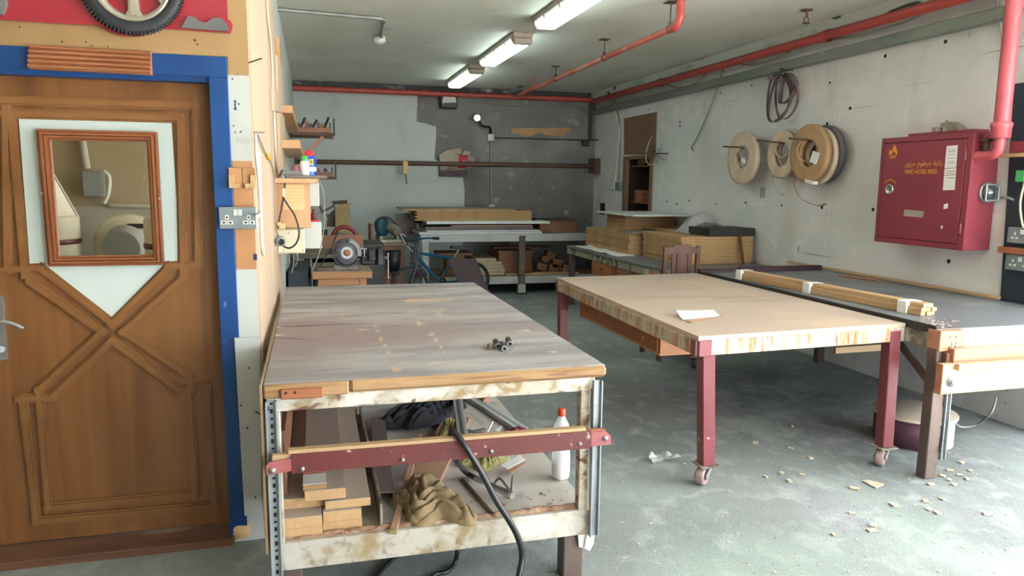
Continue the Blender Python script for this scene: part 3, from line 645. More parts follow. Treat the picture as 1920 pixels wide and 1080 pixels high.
# ------------------------------------------------------------------ large workbench beside wall_left
TZ=.928; WX0,WX1,WY0,WY1=-.189,1.124,2.668,5.207  # bench and shelf contents scaled about the camera, baked into these and later depths
wbn=thing('workbench','large worn plywood workbench with pine edging, a lower shelf and a maroon front rail','workbench',((WX0+WX1)/2,4.2,0))
part('top_board', B().box(WX0,WX1-.0,WY0+.022,WY1,TZ-.045,TZ,.004), M['bench_top'], wbn)
b=B().box(WX0+.002,WX0+.30,WY0-.004,WY0+.022,TZ-.05,TZ-.001,.006); part('edge_strip', b, M['pine'], wbn)
b=B().box(WX0+.302,WX1-.002,WY0-.004,WY0+.022,TZ-.046,TZ-.0005,.012); part('edge_strip', b, M['pine'], wbn)
e0,e1=at(526,733,y=WY0-.016),at(606,743,y=WY0-.016)
o=part('end_block', B().box(e0.x,e1.x,WY0-.018,WY0-.004,e1.z-.004,e0.z+.002,.003), M['redblock'], wbn, 'small reddish block with two screw holes')
b=B()
for p in((536,737),(553,736)): c=at(*p,y=WY0-.018); b.cyl(c,c+V((0,-.0012,0)),.005,n=10)
part('screw_hole', b, M['dark'], o)
# bare patches worn through the grey face
patches=B()
def patch(pts): patches.prism(pix(pts,z=TZ+.0003),(0,0,.0005))
random.seed(11)
def blot(cx,cy,rx,ry,n=22):
    k=random.random()*9
    patch([(cx+rx*math.cos(2*PI*i/n)*(.75+.9*nz((math.cos(2*PI*i/n)*1.6+k,math.sin(2*PI*i/n)*1.6,k)))*random.uniform(.6,1.2),cy+ry*math.sin(2*PI*i/n)*(.75+.9*nz((k,math.cos(2*PI*i/n)*1.6,math.sin(2*PI*i/n)*1.6)))*random.uniform(.6,1.2)) for i in range(n)])
    for _ in range(2): 
        ex,ey=cx+random.uniform(-1.6,1.6)*rx,cy+random.uniform(-1.6,1.6)*ry; q=random.uniform(.12,.3)
        patch([(ex+rx*q*math.cos(2*PI*i/7)*random.uniform(.5,1.2),ey+ry*q*math.sin(2*PI*i/7)*random.uniform(.5,1.2)) for i in range(7)])
patch([(754,563),(770,560),(812,561),(848,560),(853,564),(820,566),(792,566),(765,568)])
for a in((824,588,14,5),(830,582,9,3),(788,607,8,5),(808,627,7,4),(818,638,8,4),(828,651,6,5),(708,620,5,3),(716,636,7,5),(722,648,8,3),(729,661,6,3),(738,681,9,4),(742,691,16,5),(760,688,10,2),(834,660,3,3),(703,612,5,2),(890,556,14,2),(985,620,18,3),(1040,660,12,3),(960,640,6,2)): blot(*a)
part('worn_patch', patches, M['bare_ply'], wbn, 'bare wood worn through the grey face', kind='stuff')
# shelf and aprons
SZ=.309
part('shelf_board', B().box(WX0+.03,WX1-.035,WY0+.05,WY1-.05,SZ-.02,SZ,.002), M['shelf_ply'], wbn)
b=B().box(WX0+.035,WX1-.062,WY0+.02,WY0+.05,TZ-.105,TZ-.047,.003); part('top_apron', b, M['apron'], wbn)
b=B().box(WX0+.01,WX0+.035,WY0+.02,WY1-.04,TZ-.105,TZ-.047,.003); part('top_apron', b, M['apron'], wbn)
b=B().box(WX1-.06,WX1-.03,WY0+.05,WY1-.04,TZ-.105,TZ-.047,.003); part('top_apron', b, M['apron'], wbn)
b=B().box(WX0+.04,WX1-.044,WY0+.027,WY0+.05,SZ-.105,SZ+.004,.003); part('shelf_apron', b, M['apron_low'], wbn)
b=B().box(WX1-.06,WX1-.035,WY0+.05,WY1-.05,SZ-.105,SZ-.02,.003); part('shelf_apron', b, M['apron_low'], wbn)
b=B().box(WX0+.01,WX0+.03,WY0+.05,WY1-.05,SZ-.105,SZ-.02,.003); part('shelf_apron', b, M['apron_low'], wbn)
for xa,xb in((WX0+.012,WX0+.055),(WX1-.097,WX1-.057)):
    for ya in(WY0+.03,WY1-.10):
        part('post', B().box(xa,xb,ya+.002,ya+.047,SZ-.1,TZ-.047,.003), M['apron_low' if xa<0 else 'apron'], wbn)
for xa in(WX0+.03,WX1-.150):
    for ya in(WY0+.05,WY1-.2):
        part('leg', B().box(xa,xa+.085,ya,ya+.085,0,SZ-.1,.004), M['brown_steel'], wbn)
# slotted strut and channel on the front posts
def strut(x0,x1,z0,z1,yf,slots=True,nm='slotted_strut',m='galv',parent=None):
    b=B().box(x0,x1,yf+.016,yf+.02,z0,z1).box(x0,x0+.006,yf,yf+.02,z0,z1,.001).box(x1-.006,x1,yf,yf+.02,z0,z1,.001)
    o=part(nm,b,M[m],parent)
    if slots:
        s=B(); n=int((z1-z0)/.028)
        for i in range(n):
            zc=z0+.018+i*.028; xc=(x0+x1)/2; h=.008 if i%2 else .004
            s.box(xc-.005,xc+.005,yf+.0145,yf+.0165,zc-h,zc+h)
        part('slot',s,M['dark'],o,kind='stuff')
    return o
strut(WX0+.007,WX0+.047,.0,TZ-.06,WY0-.006,True,parent=wbn)
strut(WX1-.057,WX1-.018,.205,TZ-.06,WY0-.006,False,'channel_strut','galv',wbn)
part('side_board', B().box(WX0-.012,WX0-.001,WY0-.0,3.73,.29,TZ+.004,.002), M['side_ply'], wbn)
b=B().prism(pix([(1083,995),(1112,993),(1106,1008),(1099,1014),(1095,1028),(1086,1026)],y=WY0+.03),(0,.004,0))
b.prism(pix([(1100,1003),(1116,998),(1113,1020),(1106,1033),(1096,1028)],y=WY0+.02),(0,.003,0)); part('bracket', b, M['plastic_white'], wbn)
# front rail
yr=2.617
r0,r1=at(546,870,y=yr),at(1108,824,y=yr); t0_,t1_=at(499,878,y=yr),at(1145,820,y=yr)
RH=.072
rl=part('front_rail', B().beam(r0,r1,.006,RH,bv=.001), M['maroon'], wbn)
part('backing_bar', B().beam(r0+V((-.01,.022,.012)),r1+V((-.02,.022,.012)),.036,RH,bv=.002), M['beech'], rl)
b=B().prism([r0+V((0,-.004,-.025)),r0+V((0,-.004,.022)),t0_+V((.012,-.004,.022)),t0_+V((0,-.004,.010)),t0_+V((0,-.004,-.025))],(0,.006,0)); part('rail_tab', b, M['maroon_light'], rl)
b=B().prism([r1+V((0,-.004,-.028)),r1+V((0,-.004,.03)),t1_+V((-.025,-.004,.03)),t1_+V((0,-.004,.006)),t1_+V((0,-.004,-.028))],(0,.006,0)); part('rail_tab', b, M['maroon_light'], rl)
part('tab_pad', B().box(t0_.x+.02,r0.x,yr+.004,yr+.03,r0.z-.01,r0.z+.035,.002), M['beech'], rl)
part('tab_pad', B().box(r1.x-.02,t1_.x-.02,yr+.004,yr+.03,r1.z-.01,r1.z+.035,.002), M['redblock'], rl)
for p,rr in(((511,882),.012),((567,879),.009),((755,862),.009),((921,846),.009),((1087,832),.009),((1135,822),.012)):
    c=at(*p,y=yr-.004)
    part('bolt', B().lathe([(rr,0),(rr,.004),(rr*.6,.006),(rr*.55,.011),(.001,.012)],c,-Y,12), M['chrome'], rl)
b=B(); random.seed(2)
part('front_sawdust', B().grid(lambda u,v:(WX0+.05+u*1.25,WY0+.052+v*(.05+.03*nz((u*9,3,0))),SZ+.001+max(0,.016*math.sin(PI*v)*(.5+nz((u*22,v*4,2))*1.2))),90,6), M['sawdust'], wbn, kind='stuff')
b=B()
for i in range(90):
    c=V((random.uniform(-.1,1.05),WY0+.07+random.random()**2*.25,SZ+.002)); a=random.random()*6; s_=random.uniform(.003,.011)
    b.ob(c,V((math.cos(a),math.sin(a),0))*s_,V((-math.sin(a),math.cos(a),.3))*s_*.6,V((0,0,.001)))
part('wood_crumb', b, M['sawdust'], wbn, kind='stuff')

# things stored on the shelf
def board_px(nm,mat_,pl,pr,yf,z0,th,length,lab,cat='plank',dx=0.,group=None,bv=.002):
    x0=at(pl[0],pl[1],y=yf).x; x1=at(pr[0],pr[1],y=yf).x
    b=B().ob(((x0+x1)/2+dx/2,yf+length/2,z0+th/2),((x1-x0)/2,0,0),(dx/2,length/2,0),(0,0,th/2),bv)
    return single(nm,b,M[mat_],lab,cat,group)
def two_tone(nm,pl,pr,yf,z0,th,length,lab,face='greige',dx=0.):
    "MDF plank: tan sawn edges, laminated grey faces"
    x0=at(pl[0],pl[1],y=yf).x; x1=at(pr[0],pr[1],y=yf).x; c=V(((x0+x1)/2,yf+length/2,z0))
    t=thing(nm,lab,'plank',c)
    u=V(((x1-x0)/2,0,0)); v=V((dx/2,length/2,0))
    part('core', B().ob(c+Z*th/2,u,v,V((0,0,th/2-.0012)),.001), M['mdf'], t)
    part('face', B().ob(c+Z*(th-.0008),u*.998,v*.999,V((0,0,.0008))), M[face], t)
    return t
G='tan-edged MDF planks stacked on the workbench shelf'
T=.0425
two_tone('mdf_plank',(527,1008),(605,1000),2.737,SZ,T,2.0,'MDF plank lying on the bench shelf, lowest against the bench side')
two_tone('mdf_plank',(527,985),(604,978),2.728,SZ+T,T,2.0,'MDF plank second from the shelf against the bench side, projecting most')
two_tone('mdf_plank',(527,945),(622,938),2.806,SZ+2*T,T,1.95,'MDF plank set back, third of the pile against the bench side')
two_tone('mdf_plank',(606,1000),(679,993),2.76,SZ,T,2.0,'MDF plank lowest in the pile beneath the aluminium tube')
two_tone('mdf_plank',(606,980),(678,974),2.75,SZ+T,T,2.0,'MDF plank in the middle of the pile beneath the aluminium tube')
two_tone('mdf_plank',(610,962),(695,955),2.77,SZ+2*T,T*.8,2.1,'wide MDF plank directly under the aluminium tube','cream_lam' if 0 else 'greige')
two_tone('mdf_plank',(571,930),(648,922),2.76,SZ+3*T+.002,T,1.85,'uppermost MDF plank, carrying the chipboard offcut')
board_px('dark_board','board_brown',(529,900),(538,900),2.85,SZ+3*T+.0,.26,1.75,'dark brown board standing on edge against the bench side','board',dx=0)
x0=at(626,955,y=2.788).x; x1=at(645,955,y=2.788).x; z0=SZ+2*T+T*.8
b=B(); w_=x1-x0; t_=.0025
for a0,a1,c0,c1 in((x0,x1,z0,z0+t_),(x0,x1,z0+w_-t_,z0+w_),(x0,x0+t_,z0,z0+w_),(x1-t_,x1,z0,z0+w_)): b.box(a0,a1,2.788,4.6,c0,c1)
single('square_tube',b,M['alu'],'square aluminium tube lying open end forward on an MDF plank','tube')
z1=SZ+4*T+.002
t=thing('chipboard_offcut','chipboard offcut with a white face, on the uppermost MDF plank','offcut',(at(590,915,y=2.77).x,2.8,z1))
x0,x1=at(568,918,y=2.77).x,at(612,914,y=2.77).x
part('core', B().box(x0,x1,2.77,2.87,z1,z1+.022,.001), M['pine'], t); part('white_face', B().box(x0,x1,2.77,2.87,z1+.022,z1+.024), M['board_white'], t)
t=thing('notched_block','small orange-brown block with a square notch, behind the chipboard offcut','block',(x0+.04,2.91,z1))
part('block', B().box(x0,x1-.004,2.882,2.935,z1,z1+.046,.002), M['redblock'], t)
part('notch', B().box(x0+.032,x0+.064,2.879,2.883,z1+.0,z1+.018), M['dark'], t)
single('edge_board',B().ob(at(693,935,y=3.4)*1,(.005,0,0),(-.0,.66,0),(0,0,.05),.001),M['dirty_grey'],'thin grey board standing on edge beside the MDF pile','board')
bpy.data.objects['edge_board'].location.z=SZ
# plum steel channel, open below
p,q=V((*at(722,941,z=SZ+.02).xy,SZ)),V((*at(708,783,z=SZ+.06).xy,SZ))
a=(q-p).normalized(); u=a.cross(Z)
b=B().beam(p+Z*.06,q+Z*.06,.075,.004)
for s_ in(-1,1): b.beam(p+Z*.03+u*s_*.0355,q+Z*.03+u*s_*.0355,.004,.06)
single('steel_channel',b,M['plum_steel'],'grey-plum metal channel lying mouth down beside the MDF pile','channel')
b=B().beam(at(687,880,z=SZ+.03),at(672,785,z=SZ+.03),.05,.05,bv=.003)
single('dark_bar',b,M['dirty_grey'],'dull grey bar between the MDF pile and the metal channel','bar')
p,q=at(737,998,z=SZ+.008),at(787,815,z=SZ+.05)
t=thing('wood_stick','pale pink wooden stick with a yellow-dipped end, leaning along the shelf','stick',p)
part('stick', B().beam(p,q,.026,.012,bv=.001), M['pink_plank'], t); part('dipped_end', B().beam(p-(q-p).normalized()*.004,p+(q-p).normalized()*.02,.027,.013), M['yellow_cloth'], t)
p,q=at(796,900,z=SZ+.012),at(858,785,z=SZ+.012)
single('pink_board',B().beam(p,q,.15,.022,bv=.002),M['pink_plank'],'wide pinkish board lying under the black jacket','board')
for pa,qa,w_,h_,lab in(((868,822),(856,742),.052,.03,'short aluminium profile lying across the black jacket'),((980,808),(872,738),.07,.028,'long aluminium profile pointing to the maroon cloth')):
    zz=SZ+(.11 if pa[0]<900 else .016)
    p,q=at(*pa,z=zz),at(*qa,z=zz)
    t=thing('alu_profile',lab,'profile',p); part('profile', B().beam(p,q,w_,h_,bv=.003), M['alu'], t)
    a=(q-p).normalized(); part('groove', B().beam(p+Z*(h_/2),q+Z*(h_/2),w_*.3,.002), M['steel'], t)
single('dowel',B().cyl(at(912,753,z=SZ+.03),at(890,738,z=SZ+.03),.022,n=14),M['redwood'],'short brown dowel beyond the aluminium profiles','dowel')
single('white_offcut',B().beam(at(670,768,z=SZ+.015),at(742,764,z=SZ+.015),.1,.03,bv=.002),M['board_white'],'white board offcut at the far side of the shelf','offcut')
single('brown_batten',B().beam(at(866,899,z=SZ+.006),at(926,967,z=SZ+.006),.014,.011,bv=.001),M['rusty'],'thin dark brown batten lying alone on the shelf','batten')
def crumple(nm,m,p,q,hw,h,seed,lab,cat,sc=9.,rag=.35,z0=None,n=64):
    p,q=V(p),V(q); z0=p.z if z0 is None else z0; ax=(q-p); L=ax.length; a=ax.normalized(); s_=a.cross(Z)
    def f(u,v):
        r=2*u-1; t=2*v-1
        x=r*math.sqrt(1-.5*t*t); y=t*math.sqrt(1-.5*r*r); d=min(1,math.hypot(x,y)); th=math.atan2(y,x)
        e=1+rag*(nz((math.cos(th)*1.3+seed,math.sin(th)*1.3,seed))+.45*math.sin(5*th+seed*2)*d)
        P=p+a*(L*(x*e+1)/2)+s_*(hw*y*e)
        w1=nz((x*1.2+seed,y*1.2,seed*2),1); fold=abs(math.sin((x*2.3+y*1.7+w1*2.6)*sc*.42+seed)); fold2=abs(math.sin((x*1.2-y*2.6+w1*2.)*sc*.5+seed*1.7))
        k=.55*fold**.7+.45*fold2**.8
        hh=h*(1-d**2.2)**.6*(.30+.5*k+.35*max(0,nz((x*1.5+seed*3,y*1.5,seed))+.35))+.010*(1-d**6)*k
        P.z=z0+.0015+max(0,hh)
        return P
    b=B().grid(f,n,n)
    b.grid(lambda u,v:V((f(u,v).x,f(u,v).y,z0)),n//3,n//3)
    return single(nm,b,M[m],lab,cat)
crumple('black_jacket','black_cloth',at(722,812,z=SZ),at(880,768,z=SZ),.13,.12,1.3,'crumpled black jacket lying on the bench shelf','jacket',8,.3,SZ+.02)
crumple('beige_rag','beige_cloth',at(752,965,z=SZ),at(858,935,z=SZ),.18,.105,4.2,'crumpled dirty beige cloth on the front of the bench shelf','rag',7,.45)
crumple('yellow_glove','yellow_cloth',at(864,872,z=SZ),at(950,858,z=SZ),.09,.06,2.4,'crumpled yellow-green work glove beside the white card','glove',9,.5)
crumple('yellow_rag','yellow_cloth',at(832,810,z=SZ+.05),at(862,818,z=SZ+.05),.07,.10,6.1,'yellow-green cloth bunched behind the maroon rail','rag',9,.4,SZ+.03)
crumple('maroon_cloth','maroon_cloth',at(938,822,z=SZ),at(1000,840,z=SZ),.15,.07,3.3,'crumpled maroon cloth behind the rail','cloth',9,.4)
t=thing('folded_card','folded white card on a pinkish sheet on the bench shelf','card',at(960,866,z=SZ+.03))
P=pix([(938,873),(975,853),(985,862),(952,880)],z=SZ+.05); part('card', B().prism(P,(0,0,.002)), M['paper'], t)
P=pix([(948,884),(984,866),(986,871),(958,888)],z=SZ+.02); part('pink_sheet', B().prism(P,(0,0,.003)), M['pink_plank'], t)
b=B().prism(pix([(928,806),(942,798),(936,812)],z=SZ+.12),(0,0,.002)); b.cyl(at(914,810,z=SZ+.05),at(924,790,z=SZ+.1),.005,n=6)
single('white_tag',b,M['paper'],'small white paper scrap on a stem by the maroon cloth','paper')
b=B().beam(at(868,806,z=SZ+.06),at(930,818,z=SZ+.05),.03,.008,bv=.002).beam(at(872,812,z=SZ+.05),at(910,804,z=SZ+.07),.015,.006)
single('hand_tool',b,M['steel'],'flat metal hand tool beside the yellow cloth','tool')
# bottle
c=at(1051,897,z=SZ); k=.0425; hb=at(1051,766,y=c.y).z-SZ
bt=thing('plastic_bottle','clear plastic bottle with a red cap and milky liquid, standing on the bench shelf','bottle',c)
def petal(rr,zz,n=40): return [c+V((math.cos(2*PI*i/n)*rr*(1-.07*(1-min(1,zz/.03))*(1+math.cos(5*2*PI*i/n))),math.sin(2*PI*i/n)*rr*(1-.07*(1-min(1,zz/.03))*(1+math.cos(5*2*PI*i/n))),zz)) for i in range(n)]
def revolve(prof):
    b=B(); vs=[]; n=40
    for rr,zz in prof: vs+=petal(rr,zz,n)
    b.add(vs,[(i*n+j,i*n+(j+1)%n,(i+1)*n+(j+1)%n,(i+1)*n+j) for i in range(len(prof)-1) for j in range(n)],True); return b
part('shell', revolve([(.02,.004),(k*.75,.0),(k*.95,.012),(k,.035),(k*.99,hb*.35),(k*.95,hb*.38),(k*.95,hb*.58),(k,hb*.61),(k*.98,hb*.68),(k*.75,hb*.79),(k*.42,hb*.87),(k*.33,hb*.9),(k*.33,hb*.93)]), M['pet'], bt)
part('liquid', revolve([(.001,.006),(k*.7,.004),(k*.9,.014),(k*.94,.035),(k*.93,hb*.24),(.001,hb*.245)]), M['slurry'], bt, 'milky white sediment')
part('cap', B().lathe([(k*.4,hb*.9),(k*.42,hb*.91),(k*.40,hb*.99),(k*.36,hb),(.001,hb)],c,Z,24), M['red_cap'], bt)
# air hose with blow gun
ho=thing('air_hose','black air hose draped over the maroon rail, ending in a metal blow gun','hose',(.55,2.85,0))
zt=r0.lerp(r1,.54).z+RH*.5+.012+.014
P=[at(893,897,z=SZ+.03),at(874,886,z=SZ+.03),at(858,866,y=2.78),at(846,842,y=2.70),V((*at(846,820,y=2.655).xy,zt-.002)),V((*at(852,815,y=2.632).xy,zt+.004)),at(866,828,y=2.595),at(882,852,y=2.578),at(905,890,y=2.568),at(930,938,y=2.568),at(956,978,y=2.568),at(972,1010,y=2.568),at(979,1045,y=2.568),at(972,1085,y=2.54),V((*at(962,1100,y=2.5).xy,.012)),V((.84,2.35,.012)),V((.6,2.1,.012))]
part('hose', B().tube(smooth_path(P,8),.0125,10), M['cable_black'], ho)
g0,g1=at(893,897,z=SZ+.03),at(958,928,z=SZ+.035)
gn=part('blow_gun', B().cyl(g0,g0.lerp(g1,.25),.016,.013,12).cyl(g0.lerp(g1,.25),g0.lerp(g1,.36),.009,n=10).cyl(g0.lerp(g1,.36),g1,.013,.017,12).cyl(g1,g1+(g1-g0).normalized()*.012,.019,.015,12), M['chrome'], ho, 'metal blow gun')
part('trigger', B().tube(smooth_path([g0.lerp(g1,.55)+Z*.022,g0.lerp(g1,.7)+Z*.05,g0.lerp(g1,.95)+Z*.02],5),.006,8), M['steel'], gn)
b=B().cyl(g1+Z*.015,g1+Z*.085+V((.006,.0,0)),.005,.003,8); part('nozzle', b, M['dark_steel'], gn)
def floor_hose(pts,lab):
    single('floor_hose',B().tube(smooth_path(pts,6),.010,8),M['cable_black'],lab,'hose')
floor_hose([at(858,1005,y=2.99),at(858,1030,y=2.95),V((*at(853,1055,z=.012).xy,.014)),V((*at(838,1072,z=.012).xy,.012)),V((*at(800,1092,z=.012).xy,.012)),V((.15,2.3,.012))],'black hose curling down to the floor under the workbench')
floor_hose([V((*at(p_,q_,z=.012).xy,.012)) for p_,q_ in((760,1030),(735,1050),(705,1082),(670,1130))],'black hose lying straight on the floor under the workbench')

# bits on the bench top
for k_,(pa,qa) in enumerate((((934,649),(926,634)),((946,654),(936,635)),((956,645),(948,626)))):
    p,q=at(*pa,z=TZ+.0135),at(*qa,z=TZ+.0135)
    t=thing('steel_pin',('short dark steel pin next to the tiny stud','short dark steel pin in the middle of the three','short dark steel pin farthest along the three, set back')[k_],'pin',V((*p.xy,TZ)))
    q=p+(q-p).normalized()*.098
    part('shank', B().cyl(p,q,.0135,n=16), M['guard'], t); d=(p-q).normalized()
    part('end_ring', B().lathe([(.0135,0),(.0135,.002),(.009,.002),(.008,-.004),(.001,-.004)],p,d,16), M['galv'], t)
c=at(917,654,z=TZ); b=B().lathe([(.001,0),(.02,0),(.019,.005),(.01,.008),(.009,.022),(.004,.024),(.001,.018)],c,Z,12)
single('brass_stud',b,M['brown_steel'],'tiny brownish metal stud standing beside the steel pins','stud')

# ------------------------------------------------------------------ rolling table
MZ=.86
C4=pix([(1310,631),(1698,606),(1305,512),(1043,520)],z=MZ)      # front pair, back pair
mt=thing('rolling_table','large MDF-topped table on maroon steel legs with casters','table',((C4[0]+C4[2])*.5).to_2d().to_3d())
part('table_top', B().prism([p-Z*.025 for p in C4],(0,0,.025)), M['mid_top'], mt)
def inset(p,k=.012):
    m=(C4[0]+C4[1]+C4[2]+C4[3])/4; d=(m-p).normalized(); return p+d*k
Q=[inset(p) for p in C4]
for i in range(4):
    p,q=Q[i],Q[(i+1)%4]
    part('apron', B().beam(p-Z*.066,q-Z*.066,.03,.08,bv=.003), M['apron_streak'], mt)
feet=[V((2.075,3.485,.115)),V((3.262,3.485,.115)),V((3.30,5.86,.115)),V((2.03,5.80,.115))]
tops=[V((2.02,3.455,MZ-.04)),V((3.262,3.50,MZ-.04)),V((3.29,5.86,MZ-.04)),V((2.02,5.80,MZ-.04))]
for i,(p,q) in enumerate(zip(feet,tops)):
    lg=part('leg', B().beam(p,q,.074,.074,up=Y,bv=.004), M['maroon_leg'], mt)
    if i in(0,3):
        d=(Q[1]-Q[0]).normalized(); e=(Q[3]-Q[0]).normalized() if i==0 else (Q[0]-Q[3]).normalized()
        c=Q[i]-Z*.066
        part('corner_plate', B().beam(c-e*0-d*.004+V((0,0,0)),c+d*.075,.034,.088,bv=.003).beam(c,c+e*.055,.034,.088,bv=.003), M['maroon_leg'], lg)
    f=V((p.x,p.y,0))
    part('caster_plate', B().box(f.x-.06,f.x+.06,f.y-.055,f.y+.055,.108,.116,.002), M['dirty_grey'], mt)
    o=V((-.03,0,0)) if i<2 else V((.02,0,0))
    fk=B(); wcen=f+(V((-.03,-.012,.05)) if i<2 else V((.02,0,.05)))
    ax=V((.62,-.78,0)).normalized() if i<2 else V((.9,-.43,0)).normalized(); sd=V((-ax.y,ax.x,0)); st_=V((f.x,f.y,.1))-wcen; st_.z=0
    for s_ in(-1,1):
        e=ax*s_*.030
        fk.prism([wcen+e-sd*.013-Z*.012,wcen+e+sd*.013-Z*.012,wcen+e+sd*.018+Z*.02+st_*.5,wcen+e+sd*.024+st_+Z*.05,wcen+e-sd*.024+st_+Z*.05,wcen+e-sd*.016+Z*.014],ax*s_*.004)
    fk.ob(wcen+st_+Z*.052,ax*.034,sd*.026,V((0,0,.004))); fk.cyl(wcen-ax*.040,wcen+ax*.040,.008,n=10); fk.cyl(wcen+st_+Z*.055,V((f.x,f.y,.109)),.022,n=12)
    cs=part('caster_fork', fk, M['caster_metal'], mt)
    part('caster_wheel', B().lathe([(.012,-.024),(.028,-.022),(.030,-.024),(.046,-.024),(.0495,-.016),(.0495,.016),(.046,.024),(.030,.024),(.028,.022),(.012,.024)],wcen,ax,28,closed=True), M['caster_wheel' if i<2 else 'rubber'], cs)
# drawer unit under the near side
fx=2.10; dy0,dy1,dz0,dz1=4.155,5.57,.588,.712
du=part('drawer_case', B().box(fx,fx+.55,dy0-.018,dy0,dz0,MZ-.03,.001).box(fx,fx+.55,dy1,dy1+.018,dz0,MZ-.03).box(fx-.004,fx+.55,dy0-.018,dy1+.018,dz0-.014,dz0).box(fx+.004,fx+.55,dy0,dy1,dz1+.01,MZ-.03), M['orange_wood_x'], mt)
part('top_strip', B().box(fx-.002,fx+.012,dy0-.018,dy1+.018,dz1,dz1+.05,.002), M['orange_wood'], mt)
cuts=[dy1,at(1118,600,x=fx).y,at(1192,630,x=fx).y,dy0]
for a_,c_ in zip(cuts,cuts[1:]):
    d=part('drawer', B().box(fx-.012,fx+.006,c_+.006,a_-.006,dz0+.004,dz1-.006,.002), M['orange_wood'], mt)
    m=(a_+c_)/2; part('knob', B().lathe([(.008,0),(.007,.008),(.014,.014),(.012,.02),(.001,.022)],(fx-.012,m,(dz0+dz1)/2),-X,12), M['redwood'], d)
# sheet of paper curling on it
P0,P1,P2,P3=pix([(1268,591),(1338,586),(1350,594),(1280,602)],z=MZ)
ps=thing('paper_sheet','white sheet of paper with a pink underside on the MDF-topped table','paper',(P0+P2)*.5)
f=lambda u,v:(P0.lerp(P1,u)).lerp(P3.lerp(P2,u),v)+Z*(.004+.022*(1-v)**2*(1-u*.5)+.012*(u-.6)**2)
part('sheet', B().grid(f,8,6,V((0,0,.0012))), M['paper'], ps)
part('pink_slip', B().prism(pix([(1285,602),(1352,589),(1358,592),(1296,605)],z=MZ+.003),(0,0,.002)), M['pink_plank'], ps)

# ------------------------------------------------------------------ dark-topped table at wall_right
RX0,RX1,RY0_,RY1_=3.347,4.665,3.255,5.9
rt=thing('clamping_table','dark-topped bench against the concrete wall, with a clamping beam on its front','bench',((RX0+RX1)/2,4.5,0))
part('table_top', B().box(RX0+.012,RX1,RY0_+.012,RY1_,MZ-.02,MZ+.004,.002), M['right_top'], rt)
part('edge_strip', B().box(RX0-.004,RX0+.014,RY0_+.012,RY1_,MZ-.022,MZ+.022,.003), M['black_edge'], rt)
part('front_apron', B().box(RX0+.15,RX1,RY0_,RY0_+.03,MZ-.115,MZ+.0,.003), M['apron_white'], rt, 'white painted apron')
part('side_apron', B().box(RX0+.005,RX0+.03,RY0_+.03,RY1_,MZ-.11,MZ-.022,.002), M['dirty_grey'], rt)
bk0,bk1=at(1772,618,y=RY0_-.03),at(1809,655,y=RY0_-.03)
o=part('corner_block', B().box(RX0-.012,bk1.x,RY0_-.03,RY0_+.06,MZ-.115,MZ+.002,.004), M['redwood'], rt)
b=B()
for dx in(.02,.06):
    for dzz in(-.035,-.09): b.cyl(V((bk0.x+dx+.02,RY0_-.03,MZ+dzz)),V((bk0.x+dx+.02,RY0_-.0312,MZ+dzz)),.004,n=8)
part('nail_hole', b, M['dark'], o)
part('leg', B().beam(V((3.365,3.265,0)),V((3.375,3.275,MZ-.02)),.078,.07,up=Y,bv=.004), M['brown_steel'], rt)
part('leg', B().box(4.55,4.62,3.30,3.37,0,MZ-.02,.004), M['brown_steel'], rt)
part('leg', B().box(3.40,3.47,5.75,5.82,0,MZ-.02,.004), M['brown_steel'], rt)
part('leg', B().box(4.55,4.62,5.75,5.82,0,MZ-.02,.004), M['brown_steel'], rt)
part('brace', B().beam(V((3.365,3.31,.56)),V((3.365,3.66,MZ-.05)),.05,.012,up=X,bv=.002), M['dark_steel'], rt)
strut(3.418,3.452,.11,.80,3.222,True,parent=rt)
y2=3.205
def frontbar(nm,m,pl,pr,yf,th,lab=None):
    a,c=at(*pl,y=yf),at(pl[0],pr,y=yf)
    return part(nm, B().box(a.x,4.66,yf,yf+th,c.z,a.z,.004), M[m], rt, lab)
cb_=frontbar('clamp_beam','beech',(1769,684),740,y2-.045,.045)
part('end_grain', B().box(at(1769,684,y=y2-.045).x-.0015,at(1769,684,y=y2-.045).x,y2-.045,y2,at(1769,740,y=y2-.045).z,at(1769,684,y=y2-.045).z), M['redwood'], cb_)
c=at(1783,716,y=y2-.045)
bl=part('clamp_bolt', B().lathe([(.03,0),(.03,.004),(.013,.004),(.013,.016),(.008,.018),(.001,.018)],c,-Y,18), M['galv'], cb_)
frontbar('jaw_strip','redwood',(1790,655),682,y2-.02,.05)
part('jaw_filler', B().box(at(1776,660,y=y2).x,at(1790,660,y=y2).x,y2,y2+.04,at(1776,683,y=y2).z,at(1776,662,y=y2).z,.002), M['threshold'], rt)
frontbar('guide_lath','beech',(1799,684),696,y2-.075,.03)
part('rear_rail', B().box(RX0,4.0,RY1_-.02,RY1_+.03,MZ-.02,MZ+.035,.003).box(3.75,4.62,RY1_-.03,RY1_+.02,MZ+.004,MZ+.05,.003), M['plum_dark'], rt)
part('under_board', B().prism(pix([(1567,652),(1664,645),(1664,657),(1567,663)],y=4.4),(0,.02,0)), M['beech'], rt)
